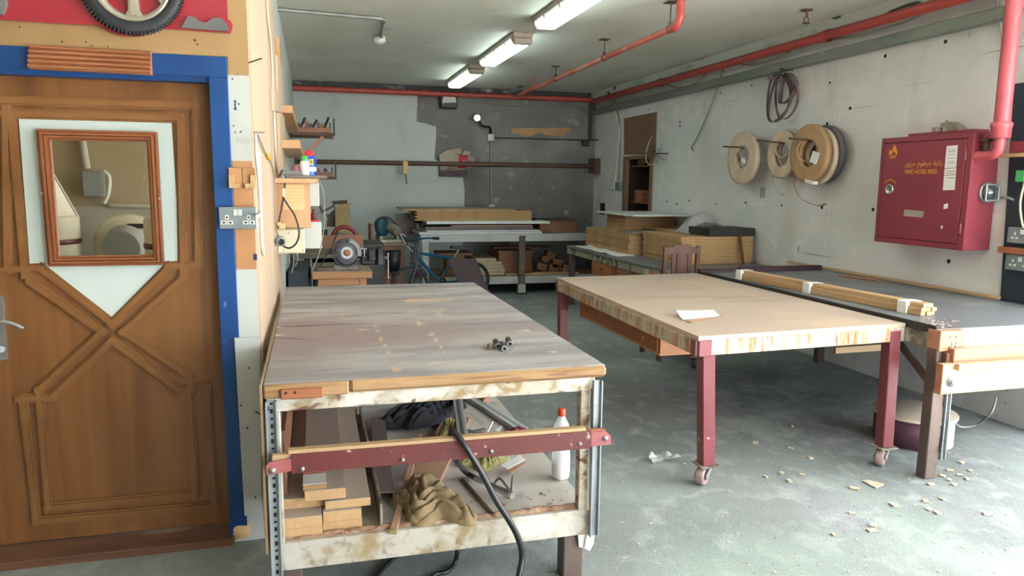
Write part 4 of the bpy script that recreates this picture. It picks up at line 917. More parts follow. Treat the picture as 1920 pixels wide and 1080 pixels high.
# bundle of planks taped with white bands
b0,b1=at(1388,522,z=MZ+.004),at(1736,592,z=MZ+.004)
bd=thing('plank_bundle','bundle of beech laths bound with white tape on the dark-topped bench','bundle',(b0+b1)*.5)
a=(b1-b0).normalized(); u=a.cross(Z); c0,c1=V((b0.x,b0.y,MZ+.004))-u*.02,V((b1.x,b1.y,MZ+.004))-u*.02
k_=0
for row,(cnt,off) in enumerate(((3,0),(3,.004),(2,.018))):
    for j in range(cnt):
        s_=-.041+j*.041+off
        part('lath', B().beam(c0+u*-s_+Z*(.013+.025*row)+a*random.uniform(-.01,.01),c1+u*-s_+Z*(.013+.025*row)+a*random.uniform(-.012,.012),.039,.0238,bv=.0015), M['beech_y'], bd)
for f_ in(.02,.46,.925):
    c=c0.lerp(c1,f_)
    part('tape_band', B().beam(c-a*.035+Z*.037-u*-.008,c+a*.035+Z*.037-u*-.008,.129,.0775,bv=.002), M['paper'], bd)
pm=[at(p_,q_,x=4.65) for p_,q_ in((1478,486),(1560,503),(1700,533),(1872,562))]
b=B()
for p,q in zip(pm,pm[1:]): b.beam(V((4.655,p.y,MZ+.024)),V((4.655,q.y,MZ+.024)),.03,.02,bv=.003,ext=.002)
single('wall_bead',b,M['beech_y'],'long pale wooden bead lying along the wall on the dark-topped bench','bead')
single('thin_offcut',B().beam(at(1576,516,z=MZ+.012),at(1650,526,z=MZ+.012),.05,.012,bv=.002),M['redwood'],'thin brown offcut beside the long bead','offcut')
random.seed(21); b=B()
for i in range(70):
    p=at(random.gauss(1745,22),random.gauss(608,4),z=MZ+.006)
    if not(RX0+.01<p.x<RX1 and RY0_+.02<p.y): continue
    a_=random.random()*6; s_=random.uniform(.004,.012); b.ob(p,V((math.cos(a_),math.sin(a_),.2))*s_,V((-math.sin(a_),math.cos(a_),0))*s_*.5,V((0,0,.0012)))
single('wood_shavings',b,M['bare_ply'],'pale shavings on the corner of the dark-topped bench','shavings',kind='stuff')

# ------------------------------------------------------------------ round plinth
sc_=V((3.765,3.79,0)); R_=.235
pl=thing('round_plinth','low round plinth with plum sides and a cream top, under the dark-topped bench','plinth',sc_)
part('drum', B().lathe([(.001,.012),(R_,.012),(R_,.185),(.001,.185)],sc_,Z,56,smooth=True), M['plum'], pl)
part('top_disc', B().lathe([(.001,.185),(R_+.016,.185),(R_+.018,.19),(R_+.018,.203),(R_+.015,.207),(.001,.207)],sc_,Z,56), M['cream_top'], pl)
b=B(); n=7
for i in range(n):
    a0=math.radians(-78+i*4); a1=a0+math.radians(4)
    b.add([sc_+V((math.cos(a)*(R_+.001),math.sin(a)*(R_+.001),z_)) for a,z_ in((a0,.012),(a1,.012),(a1,.185),(a0,.185))],[(0,1,2,3)])
part('pale_stave', b, M['greige'], pl, 'pale unpainted stretch of the side')
for a in(-1.9,-.6,.6,2.2): c=sc_+V((math.cos(a)*(R_-.03),math.sin(a)*(R_-.03),0)); part('foot', B().cyl(c,c+Z*.012,.02,n=10), M['black'], pl)
b=B().tube(smooth_path([at(1787,784,z=.19),at(1800,800,z=.1),at(1830,797,z=.02),at(1858,775,x=4.3),at(1868,745,x=4.45)],6),.006,8)
single('floor_cable',b,M['cable_grey'],'grey cable rising from the round plinth to the bench','cable')
# ------------------------------------------------------------------ scraps on the floor
random.seed(9)
chips=[(1638,907,20,'large'),(1602,917,9,''),(1417,831,9,''),(1482,841,6,''),(1520,860,6,''),(1745,909,7,''),(1782,883,7,''),(1768,894,6,''),(1789,910,6,''),(1820,884,6,''),(1803,868,7,''),(1800,892,6,''),(1813,899,6,''),(1852,965,9,''),(1758,963,7,''),(1735,941,7,''),(1675,948,8,''),(1637,986,8,''),(1634,996,8,''),(1598,964,6,''),(1741,956,6,''),(1767,937,6,''),(1504,891,6,''),(1480,903,7,''),(1465,888,6,''),(1435,895,5,''),(1486,800,5,''),(1563,1004,5,''),(1766,893,5,''),(1780,901,5,'')]
proto=None
for i,(a_,c_,s_,lab) in enumerate(chips):
    p=at(a_,c_,z=.0); rot=random.uniform(0,6.28)
    if lab: 
        q=pix([(1617,903),(1628,901),(1658,909),(1642,916)],z=.002); single('wood_chip',B().prism(q,(0,0,.006)),M['chip'],'largest square wood chip on the concrete floor','chip'); continue
    L=s_*.0031
    b=B().prism([p+V((math.cos(rot+w_)*L*k_,math.sin(rot+w_)*L*k_,.002)) for w_,k_ in((.5,1),(2.5,1.0),(3.7,1.05),(5.6,.95))],(0,0,.007))
    single('wood_chip',b,M['chip'],'small square wood chip scattered on the concrete floor','chip','small wood chips on the concrete floor')
c=at(1250,866,z=0)
b=B().grid(lambda u,v:(c.x-.10+u*.20,c.y-.04+v*.09+.03*math.sin(u*4),.006+.05*max(0,nz((u*4,v*3,5)))+(.055*u**2*(1-v)+.012*v)),16,8,V((0,0,.0015)))
single('plastic_scrap',b,M['film'],'crumpled strip of clear plastic film on the floor','plastic scrap')
b=B(); random.seed(31)
for i in range(240):
    p=at(random.uniform(1000,1910),random.uniform(760,1075),z=0)
    if p.x>4.5: continue
    a_=random.random()*6; s_=random.uniform(.003,.011); b.ob(p+Z*.002,V((math.cos(a_),math.sin(a_),0))*s_,V((-math.sin(a_),math.cos(a_),0))*s_*random.uniform(.15,.6),V((0,0,.001)))
single('floor_crumbs',b,M['chip'],'fine wood crumbs strewn over the concrete floor','crumbs',kind='stuff')
# ------------------------------------------------------------------ long bench along wall_back
FY,FZ=10.5,.905
fb=thing('long_bench','long white-edged bench along the bare back wall, loaded with boards','bench',(2.9,11.0,0))
fx0,fx1=1.47,4.55
part('bench_top', B().box(fx0,fx1,FY,11.6,FZ-.03,FZ,.003), M['board_grey'], fb)
part('front_edge', B().box(fx0+.02,fx1,FY-.025,FY,FZ-.115,FZ-.002,.003), M['bench_white'], fb)
part('lower_shelf', B().box(fx0,fx1,FY+.03,11.6,.25,.275,.003), M['board_brown'], fb)
part('shelf_edge', B().box(fx0+.35,fx1,FY+.0,FY+.03,.155,.27,.003), M['bench_white'], fb)
for x_,m_ in((1.50,'bench_white'),(2.945,'dark_steel'),(4.4,'dark_steel')):
    for y_ in(FY-.03,11.45):
        b=B().box(x_,x_+.10,y_,y_+.07,.0,FZ-.03,.004)
        if y_<11: b.box(x_-.03,x_+.13,y_-.03,y_+.09,0,.012,.002)
        part('leg', b, M[m_], fb)
part('foot_wrap', B().box(2.938,3.052,FY-.04,FY+.05,.02,.15,.004), M['bench_white'], fb)
def bd_(nm,m,x0,x1,y0,y1,z0,z1,lab,cat='board',g=None): return single(nm,B().box(x0,x1,y0,y1,z0,z1,.002),M[m],lab,cat,g)
def px_x(px,py,y): return at(px,py,y=y).x
yy=FY+.02
# pile on the bench, from below
za=FZ
bd_('board','board_white',px_x(786,432,yy-.05),px_x(1017,430,yy-.05),yy-.05,11.3,za,za+.03,'white board lowest in the pile on the long bench')
bd_('board','board_white',px_x(800,430,yy),px_x(1012,428,yy),yy,11.3,za+.031,za+.052,'second white board from below on the long bench')
bd_('board','board_grey',px_x(798,425,yy+.05),px_x(1000,424,yy+.05),yy+.05,11.3,za+.053,za+.105,'grey-brown board in the pile on the long bench')
bd_('board','pink_plank',px_x(846,421,yy),px_x(998,420,yy),yy,11.3,za+.106,za+.128,'thin pinkish board in the pile on the long bench')
bd_('board','board_white',px_x(800,417,yy-.12),px_x(1031,416,yy-.12),yy-.12,11.3,za+.150,za+.185,'white board jutting out beyond the pile on the long bench')
bd_('board','darkbrown',px_x(790,416,yy+.02),px_x(850,416,yy+.02),yy+.02,11.3,za+.129,za+.149,'dark strip under the jutting white board')
zb=za+.186
for i in range(6):
    bd_('mdf_sheet','board_mdf',px_x(778+(i%2)*4,405,yy+.15),px_x(996+(i*5)%3,405,yy+.15),yy+.15,11.35,zb+i*.024,zb+i*.024+.0225,'tan MDF sheet, %s from the bottom of the thick pile on the long bench'%['lowest','second','third','fourth','fifth','sixth'][i],'board','MDF sheets piled on the long bench')
zc=zb+6*.024
bd_('board','board_mdf',px_x(755,396,yy+.1),px_x(968,395,yy+.1),yy+.1,11.3,zc,zc+.02,'long pale board on top of the MDF pile, overhanging it')
bd_('board','board_grey',px_x(747,393,yy+.5),px_x(1030,392,yy+.5),yy+.5,11.4,zc+.021,zc+.035,'grey board topping the pile on the long bench')
bd_('board','board_brown',px_x(1012,413,yy+.3),px_x(1082,413,yy+.3),yy+.3,11.4,za,za+.165,'brown block of boards at the end of the long bench')
bd_('board','rusty',px_x(1000,411,yy+.28),px_x(1084,411,yy+.28),yy+.28,11.4,za+.166,za+.185,'dark board lying on the brown block')
single('mauve_board',B().prism(pix([(742,401),(781,399),(781,455),(738,455)],y=11.3),(0,.02,0)),M['board_grey'],'mauve-grey board leaning on the wall behind the mitre saw','board')
# stored under the bench
SH=.275
for i,(xa,xb) in enumerate(((885,946),(885,947),(882,944),(884,941),(890,930))):
    bd_('cream_plank','pallet_cream',px_x(xa,505,10.62),px_x(xb,505,10.62),10.62,11.4,SH+i*.052,SH+i*.052+.05,'cream plank, %s from the bottom of the stack under the long bench'%['lowest','second','third','fourth','fifth'][i],'plank','cream planks stacked under the long bench')
bd_('plank','beech',px_x(1000,523,10.56),px_x(1085,523,10.56),10.56,10.7,SH,SH+.03,'pale plank lying at the front of the lower bench shelf','plank')
bd_('plank','beech',px_x(948,515,10.58),px_x(1010,514,10.58),10.58,10.75,SH,SH+.02,'short pale plank beside the cream stack','plank')
bd_('drawer_box','board_brown',px_x(935,500,10.9),px_x(1000,500,10.9),10.9,11.5,SH,SH+.34,'brown box on the lower bench shelf behind the dark leg','box')
single('rail_shelf',B().box(px_x(925,473,11.2),px_x(1035,473,11.2),11.2,11.5,.62,.645,.002),M['board_brown'],'narrow brown board on the box under the long bench','board')
random.seed(4)
for i,(a_,c_,s_) in enumerate(((1013,500,.15),(1030,478,.13),(1043,493,.16),(1020,485,.11),(1055,505,.13),(1035,508,.14))):
    p=at(a_,c_,y=10.9); r_=random.uniform(-.5,.5)
    single('wood_offcut',B().ob(V((p.x,10.9,max(SH+s_*.5,p.z))),V((math.cos(r_),0,math.sin(r_)))*s_*.55,V((0,.1,0)),V((-math.sin(r_),0,math.cos(r_)))*s_*.42,.004),M['board_brown'],'reddish-brown offcut, %s from the black strap in the heap under the long bench'%['first','third','fifth','second','sixth','fourth'][i],'offcut','brown offcuts heaped under the long bench')
single('black_strap',B().tube(smooth_path(pix([(1012,470),(1000,480),(999,495),(1005,505),(1030,512),(1036,512)],y=10.75),5),.014,6),M['black'],'black strap curling round the offcut heap','strap')
bd_('board','board_brown',px_x(820,478,10.9),px_x(884,478,10.9),10.8,11.3,.56,.60,'brown board beneath the bench behind the bicycle saddle')
bd_('crate','cardboard',px_x(838,515,10.9),px_x(870,515,10.9),10.9,11.2,SH,SH+.28,'tan box under the bench behind the bicycle','box')

# ------------------------------------------------------------------ mitre saw on a cabinet
cab=thing('saw_cabinet','brown cabinet with a black bin hung on its front, carrying the mitre saw','cabinet',(1.1,10.55,0))
cx0,cx1=px_x(716,480,10.25),px_x(757,480,10.25); cz=at(735,456,y=10.25).z
part('carcass', B().box(cx0,cx1,10.25,10.85,0,cz-.03,.004), M['board_brown'], cab)
part('top', B().box(cx0-.09,cx1+.06,10.19,10.9,cz-.03,cz,.004), M['dusty_wood'], cab)
part('side_board', B().box(cx0-.14,cx0-.10,10.35,10.85,cz-.2,cz+.25,.004), M['board_brown'], cab)
bn=at(738,470,y=10.15); bb=at(738,508,y=10.15)
part('bin', B().lathe([(.001,bb.z-bn.z),(.075,bb.z-bn.z),(.105,0),(.098,0),(.07,bb.z-bn.z+.01)],bn,Z,20), M['black'], cab, 'black plastic bin')
part('cord', B().tube(smooth_path(pix([(733,508),(738,516),(743,525),(740,535)],y=10.2),4),.008,6), M['cable_black'], cab)
ms=thing('mitre_saw','teal mitre saw standing on the brown cabinet','saw',(cx0+.08,10.5,cz))
m0=at(727,443,y=10.4)
part('base', B().box(cx0-.05,cx1-.02,10.3,10.65,cz,cz+.045,.008).box(cx0-.02,cx0+.03,10.33,10.55,cz+.045,cz+.09,.004).box(cx1-.09,cx1-.05,10.33,10.55,cz+.045,cz+.09,.004), M['saw_body'], ms)
part('fence', B().box(cx0-.06,cx0+.06,10.55,10.58,cz+.045,cz+.11,.003), M['saw_body'], ms)
g=B().lathe([(.001,-.05),(.11,-.05),(.13,-.03),(.13,.03),(.11,.05),(.001,.05)],at(717,426,y=10.5),V((.75,-.66,0)),26); part('blade_guard', g, M['saw_blue'], ms)
part('motor', B().cyl(at(732,425,y=10.5),at(745,434,y=10.35),.07,.06,16), M['saw_body'], ms)
part('arm', B().beam(at(726,426,y=10.55),at(752,448,y=10.65),.07,.06,bv=.01), M['saw_blue'], ms)
part('grip', B().tube(smooth_path(pix([(703,424),(706,414),(718,408),(732,411),(744,424)],y=10.45),5),.018,8), M['black'], ms)
part('blade', B().cyl(at(716,426,y=10.5),at(716,426,y=10.5)+V((.01,-.02,0)),.12,n=28), M['dark_steel'], ms)

# ------------------------------------------------------------------ bicycle with a plum board against it
RW,FW=at(889,516,y=10.15),at(768,528,y=9.75); WR=.265; RW.z=WR; FW.z=WR
bk=thing('bicycle','small blue and black bicycle parked in front of the long bench','bicycle',((RW.x+FW.x)/2,9.95,0))
bdir=(FW-RW); bdir.z=0; bdir.normalize(); bax=bdir.cross(Z)
def wheel(nm,c,ax):
    o=part(nm, B().lathe([(WR-.035,-.014),(WR-.02,-.024),(WR-.004,-.016),(WR,0),(WR-.004,.016),(WR-.02,.024),(WR-.035,.014)],c,ax,36,closed=True), M['rubber'], bk)
    part('rim', B().lathe([(WR-.05,-.01),(WR-.034,-.013),(WR-.034,.013),(WR-.05,.01)],c,ax,36,closed=True), M['bike_grey'], o)
    s_=B(); u=ax.orthogonal().normalized(); v=ax.cross(u)
    for i in range(18):
        a=2*PI*i/18; e=u*math.cos(a)+v*math.sin(a); s_.cyl(c+e*.02+ax*(.02 if i%2 else -.02),c+e*(WR-.045),.0016,n=4)
    s_.cyl(c-ax*.035,c+ax*.035,.02,n=10); part('spoke', s_, M['galv'], o, kind='stuff')
wheel('wheel',RW,bax)
fdir=(bdir+bax*.35).normalized(); wheel('wheel',FW,fdir.cross(Z))
seatp=at(862,462,y=10.02); hb=at(778,452,y=9.78); bb=at(823,522,y=9.95); bb.z=.28
head=at(783,474,y=9.8); st=at(850,485,y=10.03)
part('fork', B().tube([head,head.lerp(FW,.4)+bax*.045,FW+fdir.cross(Z)*.04],.016,8).tube([head,head.lerp(FW,.4)-bax*.045,FW-fdir.cross(Z)*.04],.016,8).cyl(head,hb,.018,n=10), M['bike_grey'], bk)
part('frame', B().cyl(head,st,.02,n=10).cyl(head-Z*.06,bb,.024,n=10).cyl(st,bb,.018,n=10).tube([st,RW+bax*.06],.012,8).tube([st,RW-bax*.06],.012,8).tube([bb,RW+bax*.06],.012,8).tube([bb,RW-bax*.06],.012,8), M['bike_blue'], bk)
part('seat_post', B().cyl(st,seatp-Z*.02,.014,n=8), M['galv'], bk)
sa=bdir
part('saddle', B().grid(lambda u,v:seatp+sa*((u-.45)*.27)+bax*((v-.5)*(.16-.11*u))+Z*(.02-.05*abs(v-.5)**1.5-.02*math.sin(PI*u)+.02*(1-u)),10,8,V((0,0,-.03))), M['black'], bk)
part('handlebar', B().tube(smooth_path([hb+bax*.26+bdir*-.12+Z*.05,hb+bax*.2-bdir*.05+Z*.05,hb+bax*.08+Z*.03,hb-bax*.08+Z*.03,hb-bax*.2-bdir*.05+Z*.05,hb-bax*.26-bdir*.12+Z*.05],5),.013,8), M['bike_blue'], bk)
for s_ in(-1,1):
    e=hb+bax*.26*s_-bdir*.12+Z*.05; part('grip', B().cyl(e,e+bax*.06*s_-bdir*.06,.019,n=10), M['black'], bk)
    part('brake_cable', B().tube(smooth_path([hb+bax*.2*s_+Z*.04,hb+bax*.1*s_+bdir*.16+Z*.09,hb+bdir*.12-Z*.06,head+bdir*.05],5),.006,6), M['plastic_white' if s_>0 else 'black'], bk)
cr=bb+bax*-.06
part('chainring', B().lathe([(.05,-.004),(.085,-.004),(.085,.004),(.05,.004)],cr,bax,24,closed=True).cyl(cr-bax*.01,bb+bax*.06,.02,n=10), M['bike_grey'], bk)
part('crank', B().beam(cr,cr+bdir*.1-Z*.09,.02,.014).beam(bb+bax*.06,bb+bax*.06-bdir*.1+Z*.09,.02,.014), M['bike_grey'], bk)
for p,s_ in((cr+bdir*.1-Z*.09,-1),(bb+bax*.06-bdir*.1+Z*.09,1)): part('pedal', B().ob(p+bax*.05*s_,bax*.045,bdir*.035,Z*.01,.004), M['black'], bk)
part('mudguard', B().tube(smooth_path([FW+bdir*.0+Z*.30,FW-bdir*.17+Z*.25,FW-bdir*.27+Z*.13],5),.03,8,flat=.3), M['bike_grey'], bk)
part('number_plate', B().ob(head+bdir*.07-Z*.02,bax*.07,Z*.11,bdir*.006,.006), M['board_grey'], bk)
q=pix([(841,486),(892,485),(914,556),(864,560)],y=9.55); 
single('plum_board',B().prism([q[0],q[1],V((q[2].x+.06,9.32,.005)),V((q[3].x+.06,9.32,.005))],(0,.018,0)),M['plum_dark'],'plum laminate board leaning against the bicycle','board')

# ------------------------------------------------------------------ grinder stand
gy=6.6; gx0,gx1=-.02,.50; gz=.862
gs=thing('grinder_stand','small orange wooden stand carrying the bench grinder','stand',(.24,6.9,0))
g1=at(690,520,y=gy)
part('stand_top', B().box(gx0,gx1,gy,7.35,gz-.07,gz-.004,.006), M['bench_orange'], gs)
part('dusty_face', B().box(gx0+.003,gx1-.003,gy+.003,7.34,gz-.004,gz), M['dusty_wood'], gs)
for x_ in(gx0+.05,gx1-.11):
    for y_ in(gy+.05,7.2): part('leg', B().beam(V((x_+.03+(-.03 if x_<.2 else .02),y_,0)),V((x_+.03,y_,gz-.07)),.06,.06,up=Y,bv=.003), M['bench_orange'], gs)
part('rail', B().box(gx0+.06,gx1-.06,gy+.03,gy+.06,gz-.13,gz-.07,.002), M['bench_orange'], gs)
part('rail', B().box(gx0+.1,gx1-.1,gy+.03,gy+.06,gz-.32,gz-.26,.002), M['bench_orange'], gs)
wc=at(650,474,y=gy+.06); r_=.105
gr=thing('bench_grinder','bench grinder with a grey disc in a dark guard, on the orange stand','grinder',(wc.x,gy+.2,gz))
dsk=part('disc', B().lathe([(.001,-.012),(r_,-.012),(r_,.012),(.001,.012)],wc,-Y,40), M['grind_disc'], gr)
part('disc_label', B().lathe([(.03,.0125),(.055,.0125),(.055,.0135),(.03,.0135)],wc,-Y,32,closed=True), M['disc_label'], dsk)
part('nut', B().lathe([(.001,.028),(.018,.028),(.03,.014),(.03,.012)],wc,-Y,10), M['redwood'], dsk)
gb=B(); n=26; arc=[math.radians(75+ i*260/n) for i in range(n+1)]
e=lambda a,rr,dy: wc+V((math.cos(a)*rr,dy,math.sin(a)*rr))
for a,c_ in zip(arc,arc[1:]):
    for (ra,ya,rb,yb_) in((r_+.02,-.035,r_+.02,.05),(r_+.02,-.035,r_+.006,-.035),(r_+.006,-.035,r_+.006,.05)):
        gb.add([e(a,ra,ya),e(c_,ra,ya),e(c_,rb,yb_),e(a,rb,yb_)],[(0,1,2,3)],True)
part('guard', gb, M['guard'], gr)
gb=B(); arc=[math.radians(-15+ i*95/12) for i in range(13)]
for a,c_ in zip(arc,arc[1:]): gb.add([e(a,r_+.022,-.03),e(c_,r_+.022,-.03),e(c_,r_+.022,.05),e(a,r_+.022,.05)],[(0,1,2,3)],True); gb.add([e(a,r_+.022,-.03),e(c_,r_+.022,-.03),e(c_,r_-.012,-.03),e(a,r_-.012,-.03)],[(0,1,2,3)],True)
part('spark_shield', gb, M['plastic_grey'], gr)
part('motor', B().lathe([(.001,.0),(.07,.0),(.085,.03),(.085,.22),(.07,.25),(.001,.25)],wc+V((0,.06,0)),Y,24), M['grinder_grey'], gr)
part('foot_block', B().box(wc.x-.12,wc.x+.10,gy+.05,gy+.32,gz,gz+.05,.006).box(wc.x-.07,wc.x+.07,gy+.10,gy+.3,gz+.05,wc.z-.06,.006), M['grinder_grey'], gr)
single('grinder_tray',B().box(gx0+.05,wc.x-.10,gy+.04,gy+.28,gz,gz+.012,.002).box(gx0+.05,wc.x-.10,gy+.035,gy+.04,gz,gz+.03).box(gx0+.05,gx0+.055,gy+.04,gy+.28,gz,gz+.03),M['dark_steel'],'dark shallow tray beside the grinder disc','tray')
single('tool_rest',B().ob(at(680,466,y=gy+.05),(.035,0,0),(0,.03,0),(0,0,.006),.002).ob(at(683,473,y=gy+.05),(.006,0,0),(0,.02,0),(0,0,.04),.002),M['steel'],'steel tool rest at the side of the grinder disc','rest')
# vise
vz=gz; vp=at(700,462,y=7.1)
vs=thing('bench_vise','dark steel vise with a T-bar handle on the orange stand corner','vise',(vp.x,7.1,vz))
part('body', B().ob(V((vp.x-.05,7.15,vz+.05)),(.07,0,0),(0,.09,0),(0,0,.05),.012).ob(V((vp.x-.02,7.1,vz+.10)),(.035,0,0),(0,.1,0),(0,0,.06),.01), M['guard'], vs)
part('jaw', B().ob(V((vp.x+.06,7.1,vz+.08)),(.03,0,0),(0,.1,0),(0,0,.085),.01).ob(V((vp.x+.03,7.1,vz+.03)),(.08,0,0),(0,.03,0),(0,0,.03),.008), M['guard'], vs)
part('screw', B().cyl(V((vp.x+.09,7.1,vz+.06)),V((vp.x+.14,7.08,vz+.06)),.016,n=10), M['chrome'], vs)
part('handle', B().cyl(V((vp.x+.135,7.08,vz+.10)),V((vp.x+.135,7.08,vz-.13)),.008,n=8).lathe([(.001,-.01),(.013,-.008),(.013,.008),(.001,.01)],(vp.x+.135,7.08,vz-.13),Z,8).lathe([(.001,-.01),(.013,-.008),(.013,.008),(.001,.01)],(vp.x+.135,7.08,vz+.10),Z,8), M['chrome'], vs)
# bench behind: chop saw with red guard, carton
tb=thing('side_bench','low dark bench along the side wall behind the grinder stand','bench',(.25,8.3,0))
part('bench_top', B().box(-.15,.42,7.75,9.4,.86,.90,.004), M['dusty_wood'], tb)
for x_,y_ in((-.1,7.8),(.34,7.8),(-.1,9.3),(.34,9.3)): part('leg', B().box(x_,x_+.05,y_,y_+.05,0,.86,.003), M['dark_steel'], tb)
single('brown_plank',B().prism(pix([(605,441),(681,440),(682,466),(604,465)],y=7.72),(0,.03,0)),M['board_brown'],'brown plank on edge in front of the chop saw','plank')
cs=thing('chop_saw','chop saw with a dark red guard hoop behind the bench grinder','saw',(.28,8.0,.90))
c_=at(646,448,y=7.9)
hp=[e2 for e2 in [c_+V((math.cos(math.radians(a))*.125,0,math.sin(math.radians(a))*.125)) for a in range(0,181,12)]]
part('guard_hoop', B().tube(hp,.022,8), M['guard_red'], cs)
part('motor', B().cyl(c_+V((-.07,0,0.02)),c_+V((.10,0,-.02)),.055,.05,16).ob(c_+V((.1,0,-.01)),(.05,0,0),(0,.06,0),(0,0,.05),.01), M['grinder_grey'], cs)
part('arm', B().beam(c_+V((.0,.05,-.03)),V((c_.x+.02,8.1,.90)),.05,.05,bv=.006), M['guard'], cs)
part('base', B().box(c_.x-.15,c_.x+.15,7.8,8.2,.90,.925,.004), M['dark_steel'], cs)
single('grinder_cable',B().tube(smooth_path([at(634,434,y=7.7),at(622,462,y=7.5),at(612,480,y=7.1),at(600,500,y=6.9),at(588,520,y=6.65)],6),.007,6),M['cable_black'],'black cable running from the chop saw down past the grinder','cable')
bx=thing('open_carton','open cardboard carton with dark flaps, on the side bench','carton',(.33,9.05,.90))
k0,k1=at(628,390,y=9.0),at(657,425,y=9.0)
part('carton_body', B().box(k0.x,k1.x,9.0,9.32,.90,k0.z,.002), M['cardboard'], bx)
part('flap', B().prism(pix([(629,391),(655,390),(659,381),(636,383)],y=8.99),(0,.006,0)), M['cardboard'], bx)
part('flap', B().prism(pix([(622,377),(651,375),(651,382),(624,384)],y=9.3),(0,.006,0)), M['cardboard_dark'], bx)
part('flap', B().prism(pix([(628,391),(615,403),(612,425),(628,425)],y=9.1),(0,.006,0)), M['cardboard_dark'], bx)
sc=thing('dark_bin','black bin with tools sticking out, on the side bench by the wall','bin',at(605,425,y=8.6))
part('bin', B().lathe([(.001,0),(.05,0),(.065,.2),(.058,.2),(.045,.01)],V((at(603,420,y=8.6).x,8.6,.90)),Z,14), M['black'], sc)
part('tool', B().cyl(at(603,398,y=8.6),at(628,385,y=8.6),.012,n=8).cyl(at(605,400,y=8.6),at(600,385,y=8.6),.014,n=8).tube(smooth_path(pix([(612,402),(618,408),(628,396)],y=8.6),4),.010,6), M['dark_steel'], sc)
single('shade_dark_cabinet',B().box(XL+.02,-.05,6.7,7.6,0,.86,.004).box(-.05,-.03,6.75,7.55,.1,.8,.004),M['dark_blue'],'cabinet low against the side wall behind the workbench, coloured dark for the shade there','cabinet')  # cabinet coloured dark so that it carries the shade of this corner

single('shade_block',B().box(.52,.80,8.7,9.3,0,.93,.006).box(.54,.78,8.69,8.7,.05,.88,.004),M['black'],'tall added black block standing for the shade between the vise and the saw cabinet','crate')  # black block added to give the dark void beside the grinder stand
single('under_bench_shade',B().box(-.02,.32,7.9,9.25,0,.80,.006).box(.0,.30,7.88,7.9,.1,.7,.004),M['black'],'added black box standing for the shade beneath the side bench','box')  # black filler added to darken the shaded space below the bench
# ------------------------------------------------------------------ bracket racks on the side wall
for nm,yy_,x1p,zt_,lab in(('wall_rack',9.0,(628,250),None,'upper steel bracket rack full of dark clutter on the side wall'),('wall_rack',9.6,(631,332),None,'lower steel bracket rack beneath the cluttered one')):
    p=at(*x1p,y=yy_); t=thing(nm,lab,'rack',(XL,yy_,p.z-.2))
    part('arm', B().box(XL,p.x,yy_,yy_+.05,p.z-.03,p.z,.002), M['rusty'], t)
    part('arm', B().box(XL,p.x,yy_+.6,yy_+.65,p.z-.03,p.z,.002), M['rusty'], t)
    part('prong', B().box(p.x-.02,p.x,yy_,yy_+.04,p.z-.02,p.z+.17 if yy_<9.3 else p.z+.19,.002).box(p.x-.06,p.x-.045,yy_,yy_+.04,p.z-.02,p.z+.12,.002), M['black'], t)
    part('tray_board', B().box(XL,p.x-.04,yy_-.02,yy_+.7,p.z,p.z+.06,.003), M['board_brown'], t)
    if yy_<9.3: part('brace', B().beam(at(572,290,y=yy_-.01),at(606,256,y=yy_-.01),.04,.04,bv=.003), M['redwood'], t)
    random.seed(int(yy_*10)); z_=p.z+.06
    for i in range(9 if yy_<9.3 else 5):
        xx=XL+.05+i*(p.x-XL-.12)/(9 if yy_<9.3 else 5); h_=random.uniform(.03,.10)
        b=B(); k_=i%3
        if k_==0: b.box(xx,xx+.04,yy_+.02,yy_+.2,z_,z_+h_,.004)
        elif k_==1: b.cyl(V((xx+.02,yy_+.02,z_+.025)),V((xx+.03,yy_+.3,z_+.03)),.025,n=10)
        else: b.beam(V((xx,yy_+.05,z_+.01)),V((xx+.05,yy_+.12,z_+h_+.04)),.02,.02)
        single('tool_oddment',b,M[['guard','rusty','dark_steel','board_brown'][i%4]],'dark tool oddment, %s from the wall on the %s bracket rack'%(['first','second','third','fourth','fifth','sixth','seventh','eighth','ninth'][i],'upper' if yy_<9.3 else 'lower'),'tool','oddments on the %s bracket rack'%('upper' if yy_<9.3 else 'lower'))

# ------------------------------------------------------------------ on wall_back
pr=at(618,304,y=11.75); pe=at(1114,312,y=11.75)
pk=thing('pipe_rail','long rusty pipe rail carried in front of the back wall','rail',((pr.x+pe.x)/2,11.75,1.9))
part('pipe', B().cyl(V((XL,11.72,pr.z)),V((pe.x,11.75,pe.z)),.036,n=14), M['rusty'], pk)
pb0=at(1114,297,y=11.74); pb1=at(1127,325,y=11.74)
part('end_bracket', B().box(pb0.x,pb1.x,11.70,12.0,pb1.z,pb0.z,.004), M['rusty'], pk)
part('end_bracket', B().box(XL,XL+.04,11.65,11.8,pr.z-.1,pr.z+.1,.004), M['rusty'], pk)
part('stay', B().cyl(V((2.3,11.75,pr.z)),V((2.3,12,pr.z)),.02,n=8), M['rusty'], pk)
cl=at(760,318,y=11.68)
c=thing('rail_clamp','yellowish wooden clamp with a steel jaw hanging on the rusty pipe rail','clamp',cl)
part('clamp_body', B().ob(cl+Z*.03,(.04,0,0),(0,.03,0),(0,0,.10),.012), M['notice'], c); part('jaw', B().beam(cl-Z*.06,cl-Z*.22+X*.02,.03,.02,bv=.004), M['dark_steel'], c)
bgc=at(857,297,y=11.87)
bg_=thing('paper_sack','folded brown paper sack with a red band behind the pipe rail','sack',bgc)
P0,P1,P2,P3=pix([(823,289),(889,291),(886,314),(825,319)],y=11.87)
f=lambda u,v:P3.lerp(P2,u).lerp(P0.lerp(P1,u),v)+V((0,-.05*math.sin(PI*v)-.03*nz((u*4,v*4,2)),.02*nz((u*5,v,7))*v))
